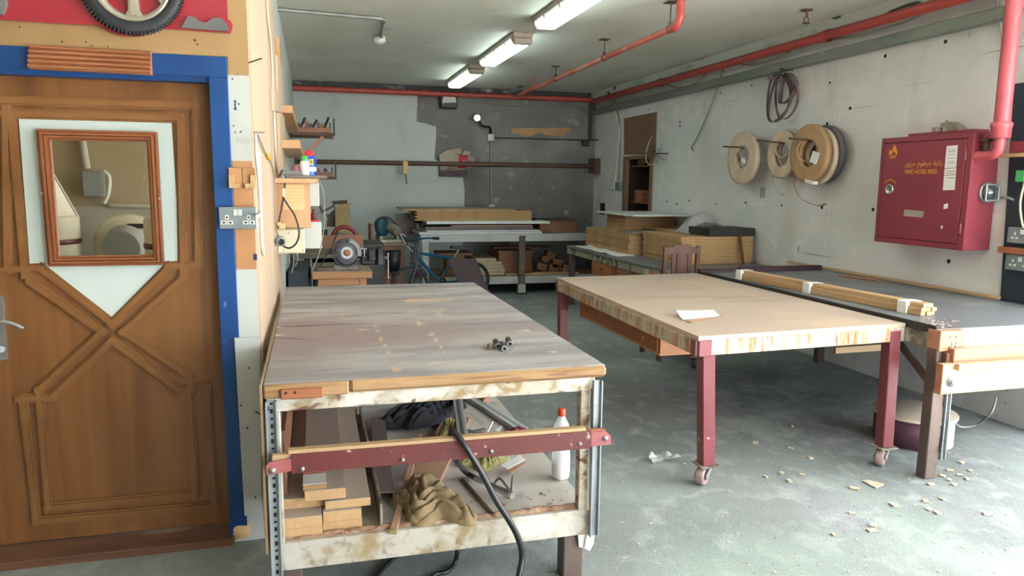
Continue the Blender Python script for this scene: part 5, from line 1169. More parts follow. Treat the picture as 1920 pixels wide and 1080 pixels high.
part('sack_body', B().grid(f,20,10,V((0,.05,0))), M['bag_paper'], bg_)
part('red_band', B().grid(lambda u,v:f(.55+u*.27,v)+V((0,-.004,0)),8,10), M['bag_red'], bg_, 'red printed band')
text('lettering','H',f(.66,.40)+V((0,-.035,0)),BACKW,.09,M['bag_paper'],bg_)
part('fold', B().prism(pix([(825,289),(838,282),(864,277),(865,288),(848,291),(828,294)],y=11.92),(0,.02,0)).prism(pix([(866,290),(871,283),(881,284),(881,292)],y=11.93),(0,.02,0)), M['bag_paper'], bg_)
part('lower_flap', B().prism(pix([(826,314),(886,311),(866,318),(828,321)],y=11.90),(0,.03,0)), M['bag_paper'], bg_)
single('dark_block',B().prism(pix([(824,320),(876,318),(877,331),(825,331)],y=11.90),(0,.10,0)),M['plum_dark'],'dark block fixed under the paper sack','block')
# flood light, gooseneck lamp, switch box, conduits, socket
fl=at(843,182,y=11.85)
t=thing('flood_light','black flood light mounted high on the back wall','flood light',fl)
f0,f1=at(827,180,y=11.8),at(858,203,y=11.8)
part('housing', B().box(f0.x,f1.x,11.8,12.0,f1.z,f0.z+.08,.01), M['black'], t)
part('reflector', B().prism(pix([(832,180),(853,179),(856,192),(829,193)],y=11.795),(0,.006,0)).prism(pix([(836,184),(850,184),(852,190),(834,190)],y=11.785),(0,.008,0)), M['board_white'], t)
part('bracket', B().beam(V(((f0.x+f1.x)/2,11.9,f0.z+.08)),V(((f0.x+f1.x)/2,11.9,ZC)),.02,.02), M['tan_board'], t)
sb=at(920,258,y=11.96)
t=thing('gooseneck_lamp','lit spot lamp on a bent arm above the grey switch box','lamp',sb)
hd=at(895,222,y=11.8)
part('arm', B().tube(smooth_path([V((sb.x,11.97,sb.z+.06)),V((sb.x-.03,11.9,sb.z+.16)),hd+V((.1,.03,-.12)),hd+V((.02,.0,-.03))],6),.02,8), M['black'], t)
ax=V((-.3,-.9,.25)).normalized()
part('shade', B().lathe([(.02,-.05),(.045,-.02),(.06,.03),(.055,.03),(.04,-.015)],hd,ax,20), M['black'], t)
part('bulb', B().lathe([(.001,-.01),(.045,.0),(.05,.03),(.03,.045),(.001,.05)],hd,ax,16), M['lamp_glow'], t)
single('switch_box',B().ob(sb,(.055,0,0),(0,.03,0),(0,0,.06),.008),M['galv'],'grey metal switch box under the gooseneck lamp','switch box')
single('wall_conduit',B().cyl(sb-Z*.06,V((at(922,388,y=11.97).x,11.97,at(922,386,y=11.97).z)),.016,n=10),M['conduit'],'upright grey conduit on the back wall','conduit')
s0=at(922,389,y=11.97); t=thing('wall_socket','white single socket at the foot of the upright conduit','socket',s0)
part('plate', B().ob(s0,(.05,0,0),(0,.02,0),(0,0,.045),.006), M['plastic_white'], t); part('plug', B().ob(s0+V((.0,-.035,-.01)),(.014,0,0),(0,.015,0),(0,0,.022),.004), M['black'], t)
ce=at(1106,263,y=11.96)
single('wall_conduit',B().cyl(sb+X*.055,V((ce.x,11.96,ce.z)),.012,n=8).tube(smooth_path([V((ce.x,11.96,ce.z)),V((ce.x+.05,11.9,ce.z)),V((XR-.02,11.8,ce.z))],4),.012,6),M['dark_steel'],'thin dark conduit running level from the switch box','conduit')
single('conduit_box',B().ob(V((ce.x-.08,11.95,ce.z-.05)),(.06,0,0),(0,.04,0),(0,0,.05),.01),M['black'],'black box under the level conduit by the corner','box')
wp=[(957,240),(1070,240),(1070,247),(1061,250),(1058,254),(1047,256),(1036,254),(1025,253),(1012,249),(1003,252),(995,256),(985,256),(972,252),(958,250)]
single('wavy_board',B().prism(pix(wp,y=11.96),(0,.018,0)),M['board_mdf'],'tan board with a wavy cut lower edge on the level conduit','board')
single('thin_flex',B().tube(smooth_path([V((f1.x,11.95,f0.z+.06)),at(930,195,y=11.97),at(1070,200,y=11.97),at(1112,222,y=11.97)],6),.008,6),M['conduit'],'thin pale flex crossing the bare wall from the flood light','cable')
single('corner_conduit',B().cyl(V((4.60,11.96,ZC)),V((4.60,11.96,2.4)),.03,n=8),M['dark_concrete'],'dark upright pipe in the room corner','pipe')

# ------------------------------------------------------------------ rear table with MDF stacks
t=thing('rear_table','old paint-streaked table loaded with MDF stacks near the cupboard','table',(4.0,8.0,0))
tx0,tx1,ty0,ty1,tz=3.35,4.66,6.60,9.5,.81
part('table_top', B().box(tx0,tx1,ty0,ty1,tz-.03,tz,.003), M['right_top'], t)
part('apron', B().box(tx0+.01,tx0+.04,ty0,ty1,tz-.11,tz-.03,.003), M['old_apron'], t)
part('apron', B().box(tx0+.01,tx1,ty0+.01,ty0+.04,tz-.11,tz-.03,.003), M['old_apron'], t)
for x_,y_ in((tx0+.02,ty0+.05),(tx1-.1,ty0+.05),(tx0+.02,ty1-.12),(tx1-.1,ty1-.12)): part('leg', B().box(x_,x_+.07,y_,y_+.07,0,tz-.03,.003), M['dark_steel'], t)
part('corner_board', B().prism(pix([(1221,507),(1236,507),(1236,535),(1222,535)],y=ty0-.02),(0,.018,0)), M['redwood'], t)
d0=at(1110,487,x=tx0-.02); d1=at(1146,511,x=tx0-.02)
dr=part('drawer', B().box(tx0-.02,tx0+.5,d1.y,d0.y,tz-.26,tz-.115,.003), M['orange_wood'], t)
part('knob', B().lathe([(.01,0),(.016,.012),(.001,.02)],(tx0-.02,(d0.y+d1.y)/2,tz-.18),-X,10), M['darkbrown'], dr)
part('drawer_case', B().box(tx0+.02,tx0+.6,d1.y-.45,d1.y-.05,tz-.26,tz-.11,.003), M['board_brown'], t)
random.seed(13)
ORD=['lowest','second','third','fourth','fifth','sixth','seventh','eighth','ninth','tenth','eleventh']
def sheets(x0,x1,y0,y1,z0,n,th,lab,grp,m='board_mdf',j=.012):
    for i in range(n):
        a_,c_,d_,e_=[random.uniform(-j,j) for _ in range(4)]
        single('mdf_sheet',B().box(x0+a_,x1+c_,y0+d_,y1+e_,z0+i*th,z0+(i+1)*th-.0015,.001),M[m],lab%ORD[i],'board',grp)
    return z0+n*th
za=sheets(3.62,4.60,8.05,9.48,tz,10,.0255,'tan MDF sheet, %s from the bottom of the stack nearest the table edge','MDF sheets of the front stack')
single('mdf_sheet',B().ob((4.05,8.2,za+.010),(.42,0,0),(0,.22,0),(0,0,.009),.001),M['board_grey'],'askew sheet on top of the front MDF stack','board')
single('mdf_sheet',B().ob((4.38,8.45,za+.029),(.24,-.03,0),(.03,.4,0),(0,0,.009),.001),M['board_mdf'],'smaller sheet lying across the askew one on the front stack','board')
zb=sheets(3.93,4.62,8.45,9.48,za+.04 if 0 else za,0,.02,'','')
zb2=sheets(3.92,4.62,8.85,9.47,za+.0,7,.027,'tan MDF sheet, %s from the bottom of the stack under the white sheet','MDF sheets of the rear stack')
single('white_sheet',B().box(3.80,4.66,8.35,9.6,zb2,zb2+.02,.002),M['board_white'],'white laminated sheet crowning the rear MDF stack','board')
zc=sheets(3.76,4.62,7.02,7.95,tz,11,.0265,'tan MDF sheet, %s from the bottom of the stack carrying the black box','MDF sheets of the stack beside the wall')
p=at(1330,425,y=7.05); p2=at(1416,437,y=7.05)
single('black_box',B().box(p.x,min(p2.x,4.67),7.05,7.5,zc,zc+.085,.004),M['black'],'flat black box on the MDF stack beside the wall','box')
single('leaning_stick',B().beam(at(1387,440,y=6.98),V((at(1394,490,y=6.9).x,6.9,tz)),.025,.02,bv=.002),M['brown_wood'],'brown stick leaning against the MDF stack','stick')
cb=at(1318,415,y=7.7)
b=B().grid(lambda u,v:V((cb.x-.28+u*.56,7.55+v*.35,zc+.002+.26*max(0,math.sin(PI*u))**.8*(math.sin(PI*(.12+.88*v))**.6)*(1-.25*u)+.025*nz((u*5,v*5,1)))),26,14)
single('plastic_bag',b,M['film_bag'],'translucent plastic bag slumped on the MDF stack by the wall','bag')
b=B().grid(lambda u,v:V((cb.x-.30+u*.32,7.45+v*.18,zc+.003+.06*math.sin(PI*u)*math.sin(PI*v)+.03*nz((u*6,v*5,4)))),14,8)
single('white_film',b,M['film'],'crinkled white film at the foot of the plastic bag','film')
b=B().grid(lambda u,v:V((3.40+u*.25,7.9+v*1.4,tz+.004+.03*max(0,nz((u*3,v*6,2))))),6,16)
single('dust_sheet',b,M['paper'],'torn pale paper between the table edge and the front MDF stack','paper')
# chair seen from behind
cx_,cy_=3.38,6.12
ch=thing('wooden_chair','dark wooden slat-back chair standing behind the rolling table','chair',(cx_,cy_+.2,0))
xl,xr=at(1248,470,y=cy_).x,at(1309,470,y=cy_).x; ztop=at(1280,459,y=cy_).z; zp=at(1250,462,y=cy_).z
for x_ in(xl,xr):
    part('back_post', B().beam(V((x_,cy_+.05,0)),V((x_,cy_,zp)),.04,.035,up=Y,bv=.004), M['chair_wood'], ch)
    part('leg', B().beam(V((x_,cy_+.42,0)),V((x_,cy_+.42,.44)),.04,.04,up=Y,bv=.004), M['chair_wood'], ch)
w_=xr-xl
part('top_rail', B().prism([V((xl+w_*a,cy_-.012,z_)) for a,z_ in((.06,zp-.07),(.06,zp-.01),(.2,zp-.01),(.26,zp+.015),(.36,ztop),(.64,ztop),(.74,zp+.015),(.8,zp-.01),(.94,zp-.01),(.94,zp-.07))],(0,.022,0)), M['chair_wood'], ch)
for a in(.27,.40,.51,.62,.75):
    part('slat', B().box(xl+w_*a-(.022 if a in(.27,.75,.51) else .016),xl+w_*a+(.022 if a in(.27,.75,.51) else .016),cy_-.004,cy_+.010,.56,zp-.07,.002), M['chair_wood'], ch)
part('lower_rail', B().box(xl,xr,cy_,cy_+.025,.52,.57,.003), M['chair_wood'], ch)
part('seat', B().box(xl-.02,xr+.02,cy_+.02,cy_+.45,.43,.465,.008), M['chair_wood'], ch)

# ------------------------------------------------------------------ cupboard recess: door_2
d2=thing('door_2',loc=(XR,(RY0+RY1)/2,0),kind='structure')
part('top_panel', B().prism(pix([(1170,222),(1231,210),(1228,290),(1170,290)],x=XR-.012),(.012,0,0)), M['brown_panel'], d2)
fj=.07
part('frame_jamb', B().box(XR-.02,XR+.05,RY0-.02,RY0+fj,0,RZ1,.003), M['brown_panel'], d2)
part('frame_jamb', B().box(XR-.02,XR+.05,RY1-fj,RY1+.02,0,RZ1,.003), M['brown_panel'], d2)
part('frame_head', B().box(XR-.02,XR+.05,RY0+fj,RY1-fj,RZ1-.05,RZ1,.003), M['brown_panel'], d2)
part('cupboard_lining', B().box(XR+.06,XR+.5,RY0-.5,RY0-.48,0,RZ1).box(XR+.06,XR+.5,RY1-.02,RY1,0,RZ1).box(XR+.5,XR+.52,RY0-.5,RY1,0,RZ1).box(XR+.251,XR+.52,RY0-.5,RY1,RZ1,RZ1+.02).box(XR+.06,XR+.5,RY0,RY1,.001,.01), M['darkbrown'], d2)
for z_ in(1.38,1.93): part('shelf', B().box(XR+.10,XR+.495,RY0+.002,RY1-.025,z_-.02,z_,.002), M['board_brown'], d2)
p=at(1207,345,x=XR+.25); 
single('brown_carton',B().box(XR+.16,XR+.36,min(p.y,10.52)-.14,min(p.y,10.52)+.14,1.381,1.56,.004),M['redwood'],'small brown carton on the cupboard shelf','carton')
single('orange_wedge',B().prism([V((XR+.2,p.y+.20,1.931)),V((XR+.2,p.y-.3,1.931+.05)),V((XR+.2,p.y-.3,2.03)),V((XR+.2,p.y+.20,2.03))],(.05,0,0)),M['beech'],'wedge of bright orange board on the top cupboard shelf','board')
# ------------------------------------------------------------------ on wall_right
b=B().tube(smooth_path(pix([(1140,186),(1147,196),(1157,222),(1162,245),(1159,290),(1154,330),(1153,346)],x=XR-.02),6),.012,6)
single('switch_cable',b,M['cable_white'],'cream cable dropping from the pipes to the switch by the cupboard','cable')
b=B().tube(smooth_path(pix([(1150,183),(1157,205),(1162,240),(1161,300),(1160,345)],x=XR-.015),6),.009,6)
single('switch_cable',b,M['cable_grey'],'second thinner cable dropping to the switch by the cupboard','cable')
b=B().tube(smooth_path(pix([(1133,182),(1141,192),(1143,205),(1135,215),(1137,205)],x=XR-.05),6),.012,6)
single('loose_cable',b,M['cable_white'],'loose cable end curling below the red pipe in the corner','cable')
c=at(1159,349,x=XR); t=thing('wall_switch','small white and grey switch beside the cupboard','switch',c)
part('box', B().box(XR-.05,XR,c.y-.16,c.y+.02,c.z-.06,c.z+.06,.006), M['socket'], t); part('rocker', B().box(XR-.06,XR,c.y+.02,c.y+.18,c.z-.055,c.z+.05,.006), M['plastic_white'], t)
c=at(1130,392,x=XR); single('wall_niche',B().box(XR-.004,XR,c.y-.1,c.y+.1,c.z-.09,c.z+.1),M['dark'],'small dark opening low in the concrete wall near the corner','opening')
# wire twist on a rod
c=at(1243,288,x=XR); t=thing('wire_tangle','black fuzzy wire tangle on a wall rod beside the cupboard panel','wire',c)
part('rod', B().cyl(at(1253,288,x=XR),at(1231,288,x=XR-.28) if 0 else at(1253,288,x=XR)+V((-.32,.06,0)),.008,n=8), M['dark_steel'], t)
b=B(); random.seed(8)
for i in range(34):
    p0=c+V((-.10,random.gauss(0,.05),random.gauss(0,.05))); d_=V((random.uniform(-.6,.4),random.gauss(0,1),random.gauss(0,1))).normalized()*random.uniform(.08,.2); p1=p0+d_
    p1.x=min(p1.x,XR-.003); b.tube([p0,p0.lerp(p1,.5)+V((-.01,random.gauss(0,.02),random.gauss(0,.02))),p1],.0022,4)
part('wire_strand', b, M['black'], t, kind='stuff')
b=B().tube(smooth_path(pix([(1222,256),(1214,275),(1211,295),(1215,307),(1225,308),(1232,298),(1236,290)],x=XR-.1),6),.006,6)
single('wire_loop',b,M['cable_white'],'thin white wire loop hanging before the cupboard opening','wire')
# edge banding reels on rods
def reel(c,r0_,r1_,w_,m,t,nm='coil',ax=X,tilt=0):
    a=V((1,tilt,0)).normalized(); b=B(); n=5
    pr_=[(r0_,-w_/2)]+[(r0_+(r1_-r0_)*i/n,-w_/2+(.0025 if i%2 else 0)) for i in range(1,n)]+[(r1_,-w_/2),(r1_,w_/2),(r0_,w_/2)]
    b.lathe(pr_,c,a,48,closed=True); return part(nm,b,M[m],t)
def rod(p_in,p_tip,t): part('rod', B().cyl(p_in,p_tip,.009,n=8), M['rusty'], t)
def reel_on(nm,cpx,top,bot,xp,lab,m,inner,w_,tip,tilt=.0):
    c=at(*cpx,x=xp); r=(at(top[0],top[1],x=xp).z-at(bot[0],bot[1],x=xp).z)/2
    t=thing(nm,lab,'reel',c); reel(c,r*inner,r,w_,m,t,tilt=tilt); return t,c,r
t,c,r=reel_on('banding_reel',(1394,296),(1394,246),(1394,345),4.52,'pale wooden edge-banding reel hanging alone on the first rod','reel_pale',.40,.045,None)
part('loose_wrap', B().lathe([(r*.30,-.02),(r*.33,-.02),(r*.33,.02),(r*.30,.02)],c+V((.02,.02,.04)),V((1,.25,0)),32,closed=True), M['redwood'], t)
part('loose_wrap', B().tube(smooth_path([c+V((0,.05,.09)),c+V((-.02,.09,-.03)),c+V((-.01,.13,-.12)),c+V((0,.16,-.15))],5),.02,6,flat=.15), M['reel_pale'], t)
part('tie', B().ob(c+V((-.01,-.03,-.03)),(.02,0,0),(0,.035,.02),(0,-.012,.02),.004), M['paper'], t)
hz=c.z+r*.42
single('reel_rod',B().cyl(V((XR,c.y-.01,hz-.012)),V((4.30,c.y+.06,hz+.0)),.009,n=8),M['rusty'],'steel rod through the lone pale reel','rod')
t,c,r=reel_on('banding_reel',(1467,290),(1467,246),(1464,335),4.54,'small pale reel on the middle rod','reel_pale',.52,.035,None)
reel(c+V((.05,-.03,.015)),r*.55,r*1.02,.03,'greige',t,tilt=.05)
part('loose_wrap', B().lathe([(r*.40,-.015),(r*.44,-.015),(r*.44,.015),(r*.40,.015)],c+V((0,-.01,.07)),V((1,.2,0)),28,closed=True), M['reel_pale'], t)
part('loose_end', B().tube(smooth_path([c+V((-.01,.12,-.2)),c+V((-.01,.10,-.3)),c+V((0,.02,-.38)),c+V((.01,-.06,-.40))],5),.014,6,flat=.15), M['reel_pale'], t)
hz=c.z+r*.5
single('reel_rod',B().cyl(V((XR,c.y-.01,hz-.012)),V((4.28,c.y+.07,hz+.02)),.009,n=8),M['rusty'],'steel rod through the small pale reel','rod')
t,c,r=reel_on('banding_reel',(1519,288),(1520,233),(1519,343),4.48,'large tan reel with white tape, foremost on the crowded rod','reel_tan',.46,.045,None)
part('loose_wrap', B().lathe([(r*.36,-.02),(r*.40,-.02),(r*.40,.02),(r*.36,.02)],c+V((-.0,.04,.03)),V((1,.45,0)),32,closed=True), M['reel_tan'], t)
part('tape', B().ob(c+V((-.026,-.10,-.04)),(.004,0,0),(0,.045,.012),(0,-.02,.05)), M['paper'], t); part('tape', B().ob(c+V((-.005,-.05,-r*.97)),(.028,0,0),(0,.06,.01),(0,0,.015),.003), M['paper'], t)
part('loose_end', B().tube(smooth_path([c+V((0,.18,-.16)),c+V((0,.20,-.3)),c+V((.03,.12,-.42)),c+V((.1,-.02,-.48)),c+V((.1,-.14,-.46))],6),.014,6,flat=.15), M['plum_dark' if 0 else 'redwood'], t)
ct=c
t=thing('banding_reel','dark grey reel behind the large tan one','reel',ct+V((.12,-.05,-.01))); reel(ct+V((.12,-.04,-.01)),r*.42,r*1.0,.05,'reel_grey',t)
t=thing('banding_reel','greyish thin reel between the tan and the dark one','reel',ct+V((.06,-.03,-.02))); reel(ct+V((.065,-.025,-.025)),r*.44,r*.99,.035,'reel_pale',t)
hz=ct.z+r*.40
single('reel_rod',B().cyl(V((XR,ct.y-.02,hz)),V((4.28,ct.y+.05,hz+.03)),.010,n=8),M['rusty'],'steel rod through the crowded tan and dark reels','rod')
# dark banding coil
c=at(1463,184,x=4.63); t=thing('dark_coil','loose dark brown banding coil hanging high on the concrete wall','coil',c)
rz=.235
for (dy,dzz,rr,tl,hh) in((.06,0,1.,.0,.016),(.02,.0,.96,.08,.014),(-.10,.01,.95,-.06,.014),(-.13,.09,.62,.04,.030)):
    pts=[c+V((tl*.4*math.sin(a_)-.0+.02*math.cos(2*a_),dy*.8+math.cos(a_)*rz*rr*.80,dzz*.9+math.sin(a_)*rz*rr)) for a_ in [2*PI*i/40 for i in range(40)]]
    for p_ in pts: p_.x=min(p_.x,XR-.02)
    b=B(); vs=[]; n=len(pts)
    for p_ in pts: vs+=[p_+V((-hh,0,0)),p_+V((hh*.6,0,0))]
    b.add(vs,[(2*i,2*i+1,(2*i+3)%(2*n),(2*i+2)%(2*n)) for i in range(n)],True)
    b.add([p_+(p_-c).normalized()*.008 for p_ in vs],[(2*i,2*i+1,(2*i+3)%(2*n),(2*i+2)%(2*n)) for i in range(n)],True)
    m_=len(vs); 
    part('winding', b, M['coil_dark'], t)
e_=at(1440,146,x=4.58); part('loose_end', B().beam(e_,at(1470,150,x=4.62),.012,.035,bv=.001), M['coil_dark'], t)
single('coil_hook',B().cyl(c+V((.07,-.08,.27)),c+V((-.08,-.08,.275)),.008,n=8),M['dark_steel'],'short hook that carries the dark banding coil','hook')
# hanging cable, pipes
b=B().tube(smooth_path(pix([(1357,128),(1350,150),(1338,185),(1322,225),(1305,262),(1297,275),(1300,283)],x=XR-.03),6),.010,6)
single('hanging_cable',b,M['cable_grey'],'grey cable hanging slack from the red pipe down the concrete wall','cable')
PZ=2.99
single('red_pipe',B().cyl(V((4.52,11.55,PZ)),V((4.52,2.2,PZ+.005)),.042,n=16).lathe([(.055,-.04),(.055,.04)],V((4.52,9.2,PZ)),Y,16).lathe([(.055,-.04),(.055,.04)],V((4.52,5.9,PZ)),Y,16),M['pipe_red'],'thick red fire pipe running high along the concrete wall','pipe')
bp0=at(558,166,y=11.8)
zbp=3.03
single('red_pipe',B().cyl(V((XL,11.8,zbp-.005)),V((4.62,11.8,zbp+.005)),.042,n=16).lathe([(.054,-.05),(.054,.05)],V((1.72,11.8,zbp)),X,16),M['pipe_red'],'red fire pipe running across above the bare back wall','pipe')
# branch line to the sprinkler riser
J0=V((3.215,11.78,zbp)); J1=at(1268,50,z=2.93)
bp=thing('sprinkler_branch','thin dusty red branch pipe hung below the ceiling, rising at its end','pipe',(J1.x,8.5,2.9))
el=smooth_path([J1+(J0-J1).normalized()*.12,J1+(J0-J1).normalized()*.02,J1+V((.02,-.02,.06)),J1+V((.02,-.02,.12))],5)
part('pipe', B().cyl(J0,J1+(J0-J1).normalized()*.1,.028,n=12), M['pipe_dusty'], bp)
part('riser', B().tube(el+[V((J1.x+.02,J1.y-.02,ZC))],.034,12), M['pipe_red'], bp)
part('ceiling_cup', B().lathe([(.034,-.02),(.06,-.004),(.06,0)],V((J1.x+.02,J1.y-.02,ZC)),Z,16), M['rusty'], bp)
for px_,pz_ in((1256,70),(1134,105),(1041,145),(1000,165),(975,172)):
    best=min(range(101),key=lambda i:abs((lambda p:( (p-V((0,0,EYE))).dot(_r)/(p-V((0,0,EYE))).dot(_f)*FPX+960))(J0.lerp(J1,i/100))-px_))
    p=J0.lerp(J1,best/100)
    if px_==1000: part('sprinkler_stub', B().cyl(p,p+Z*.12,.016,.012,10).cyl(p+Z*.12,V((p.x,p.y,ZC)),.024,.018,10), M['pipe_dusty'], bp); continue
    hg=part('hanger', B().cyl(p+Z*.04,V((p.x,p.y,ZC)),.006,n=8).lathe([(.034,-.012),(.034,.012),(.029,.012),(.029,-.012)],p,(J0-J1).normalized(),16,closed=True).ob(p+Z*.045,(.012,0,0),(0,.012,0),(0,0,.018),.003), M['dark_steel'], bp)
    part('hanger_plate', B().box(p.x-.05,p.x+.05,p.y-.05,p.y+.05,ZC-.006,ZC), M['dark_steel'], hg)
single('cable_tray',B().box(4.60,4.69,4.16,11.9,2.80,2.885,.006),M['tray'],'square grey-green trunking running along the concrete wall','trunking')
struct('trim_2',B().box(4.56,XR,DOOR_Y1,YB,3.05,ZC,.004),M['peel'])
struct('trim_3',B().box(XL,XR,11.86,YB,3.06,ZC,.004),M['dark_concrete'])
for i,pts in enumerate(([(1245,155),(1262,163),(1290,163),(1312,150),(1325,137)],[(1382,118),(1405,122),(1440,115),(1470,103),(1487,92)],[(1545,75),(1600,68),(1660,52),(1705,38),(1740,22)])):
    single('slack_cable',B().tube(smooth_path(pix(pts,x=4.61),6),.009,6),M['cable_grey'],['short slack cable loop under the red pipe near the cupboard','slack cable loop under the red pipe before the hanging cable','long slack cable under the red pipe above the fire cabinet'][i],'cable')
# hose reel cabinet
fy0,fy1,fxf,fz0,fz1=4.19,5.055,4.47,1.205,2.035
fc=thing('hose_cabinet','red metal fire hose cabinet on the concrete wall','cabinet',(XR-.1,4.57,fz0))
part('case', B().box(fxf+.0005,XR-.004,fy0+.001,fy1-.001,fz0+.001,fz1-.001,.004), M['cab_red'], fc)
part('top_flange', B().box(XR-.14,XR,fy0+.10,fy1-.16,fz1,fz1+.03,.004), M['cab_red'], fc)
dr=part('door', B().box(fxf-.014,fxf-.001,fy0+.055,fy1-.035,fz0+.045,fz1-.045,.003), M['cab_red'], fc)
part('case_rim', B().box(fxf-.012,fxf,fy0,fy0+.05,fz0,fz1,.003).box(fxf-.012,fxf,fy1-.03,fy1,fz0,fz1,.003).box(fxf-.0115,fxf,fy0+.0505,fy1-.0305,fz1-.04,fz1,.003).box(fxf-.0115,fxf,fy0+.0505,fy1-.0305,fz0,fz0+.04,.003), M['cab_red'], fc)
xf=fxf-.0145
def fp(a,b_): p=at(a,b_,x=xf); return p
for a,b_ in((1810,290),(1800,428)): c=fp(a,b_); part('hinge', B().cyl(c-Z*.035,c+Z*.035,.011,n=10), M['cab_red_dark'], dr)
c=fp(1668,355); lk=part('latch', B().lathe([(.04,0),(.04,.008),(.032,.01),(.028,.004),(.001,.004)],c,-X,24), M['chrome'], dr)
part('latch_pull', B().beam(c+V((-.006,.022,.012)),c+V((-.006,-.022,-.008)),.02,.006,up=X), M['steel'], lk)
p=fp(1696,326); text('lettering','FIRE HOSE REEL',p,RIGHTW,.0455,M['gold'],dr,1.0,bold=.009)
o_=bpy.data.objects[-1] if 0 else None
ar='\ufed6\ufef3\ufeae\ufea3 \ufee1\ufeee\ufec3\ufeae\ufea7 \ufe93\ufeae\ufedc\ufe91'
p=fp(1697,311); text('lettering',ar,p,RIGHTW,.052,M['gold'],dr,1.0,bold=.006)
# flame emblem
fl_=[(1667,290),(1667,284),(1671,280),(1670,286),(1675,278),(1676,271),(1681,277),(1680,282),(1683,280),(1681,286),(1684,284),(1680,291),(1679,286),(1675,283),(1672,290)]
part('emblem', B().prism(pix(fl_,x=xf),(-.001,0,0)), M['gold'], dr)
for z_,w_ in((292.5,13),(296,11)):
    q=pix([(1668,z_-1),(1668+w_,z_-.8),(1668+w_,z_+.9),(1668,z_+.8)],x=xf); part('emblem_line', B().prism(q,(-.001,0,0)), M['gold'], dr)
b=B()
for i in range(8):
    a_=math.radians(150-i*17); q=fp(1668,353)+V((0,-math.cos(a_)*.062,math.sin(a_)*.052+.015)); b.ob(q,(.0005,0,0),(0,-.005*math.sin(a_),.004*math.cos(a_)),(0,0,.005))
part('emblem_arc', b, M['gold'], dr)
def label_(pts,m='paper'):
    return part('label', B().prism(pix(pts,x=xf),(-.001,0,0)), M[m], dr)
l1=label_([(1775,274),(1796,272),(1793,314),(1771,316)]); l2=label_([(1771,317),(1793,315),(1790,356),(1768,357)])
b=B(); random.seed(6)
for z_ in(281,284,290,296,303,306):
    b.prism(pix([(1778-(z_-280)*.06,z_),(1792-(z_-280)*.06,z_-.6),(1792-(z_-280)*.06,z_+.6),(1778-(z_-280)*.06,z_+1)],x=xf-.0012),(-.0004,0,0))
part('print_line', b, M['pencil'], l1)
b=B()
for z_ in(321,325,333): b.prism(pix([(1774,z_),(1790,z_-.6),(1790,z_+.5),(1774,z_+1)],x=xf-.0012),(-.0004,0,0))
b.prism(pix([(1770,328.4),(1792,327.4),(1792,328.4),(1770,329.4)],x=xf-.0012),(-.0004,0,0))
part('print_line', b, M['maroon_light'], l2)
label_([(1770,383),(1778,381),(1777,391),(1769,392)]); label_([(1764,423),(1768,423),(1767,429),(1764,429)])
l3=label_([(1696,393),(1733,396),(1732,403),(1729,408),(1694,405)],'bag_paper')
# valve, lamp glass and feed pipe beside it
c=at(1851,361,y=fy0); 
t=thing('cabinet_lamp','round wire-caged lens on the side of the fire cabinet','lamp',c)
c=V((fxf+.145,fy0,c.z)); R0=.062
part('lens', B().lathe([(R0,0),(R0*.95,.03),(R0*.7,.055),(.001,.065)],c,-Y,24), M['glass_lens'], t)
part('rim', B().lathe([(R0,-.0),(R0*1.15,.0),(R0*1.15,.02),(R0,.02)],c,-Y,28,closed=True), M['galv'], t)
b=B()
for i in range(4):
    a_=math.radians(45+90*i); b2=math.radians(135+90*i)
    b.cyl(c+V((math.cos(a_)*R0*1.25,-.05,math.sin(a_)*R0*1.25)),c+V((math.cos(b2)*R0*1.25,-.05,math.sin(b2)*R0*1.25)),.007,n=6)
    b.cyl(c+V((math.cos(a_)*R0*1.25,-.05,math.sin(a_)*R0*1.25)),c+V((math.cos(a_)*R0*1.05,-.005,math.sin(a_)*R0*1.05)),.005,n=6)
part('cage', b, M['galv'], t)
single('lamp_wire',B().tube(smooth_path([c+V((.07,-.01,-.01)),c+V((.10,-.02,-.04)),V((XR-.02,fy0-.1,c.z-.03)),V((XR-.01,fy0-.16,c.z-.05))],5),.009,6),M['galv'],'short wire from the caged lens to the wall','wire')
pv=V((4.56,4.03,0)); zz_=at(1895,262,y=4.05).z
rp=thing('feed_pipe','red fire pipe, tinted pinkish for the glare, dropping to the hose cabinet valve','pipe',(4.56,4.05,1.9))
ptop=V((4.50,4.02,ZC)); pbot=V((4.50,4.02,2.05))
part('drop', B().cyl(ptop,pbot,.05,n=20), M['pipe_red_glare'], rp)
part('collar', B().lathe([(.05,-.09),(.062,-.085),(.062,-.02),(.066,-.015),(.066,.015),(.05,.02)],pbot+Z*.02,Z,20), M['pipe_red_glare'], rp)
part('elbow', B().tube(smooth_path([pbot-Z*.06,pbot-Z*.12,pbot+V((0,.02,-.165)),pbot+V((0,.08,-.18)),V((4.50,fy0+.01,pbot.z-.18))],5),.034,14), M['pipe_red_glare'], rp)
vl=V((4.52,fy0-.05,pbot.z-.18))
part('valve', B().cyl(vl+V((0,.0,-.03)),vl+Z*.1,.022,n=12).lathe([(.015,.09),(.04,.1),(.042,.11),(.015,.12)],vl,Z,14).cyl(vl-Y*.0,vl+Y*.05,.03,n=14), M['rusty'], rp)
b=B().prism(pix([(1766,241),(1762,232),(1772,229),(1779,228),(1793,236),(1800,246),(1780,248)],x=XR-.1),(.08,0,0))
b.cyl(at(1775,236,x=XR-.1),at(1775,225,x=XR-.1),.008,n=8)
single('torn_rag',b,M['dirty_grey'],'dirty grey rag on top of the fire cabinet','rag')
b=B().ob(at(1757,244,x=XR-.1),(.03,0,0),(0,.03,0),(0,0,.02),.008); single('clay_lump',b,M['dirty_grey'],'small grey lump beside the rag on the fire cabinet','lump')
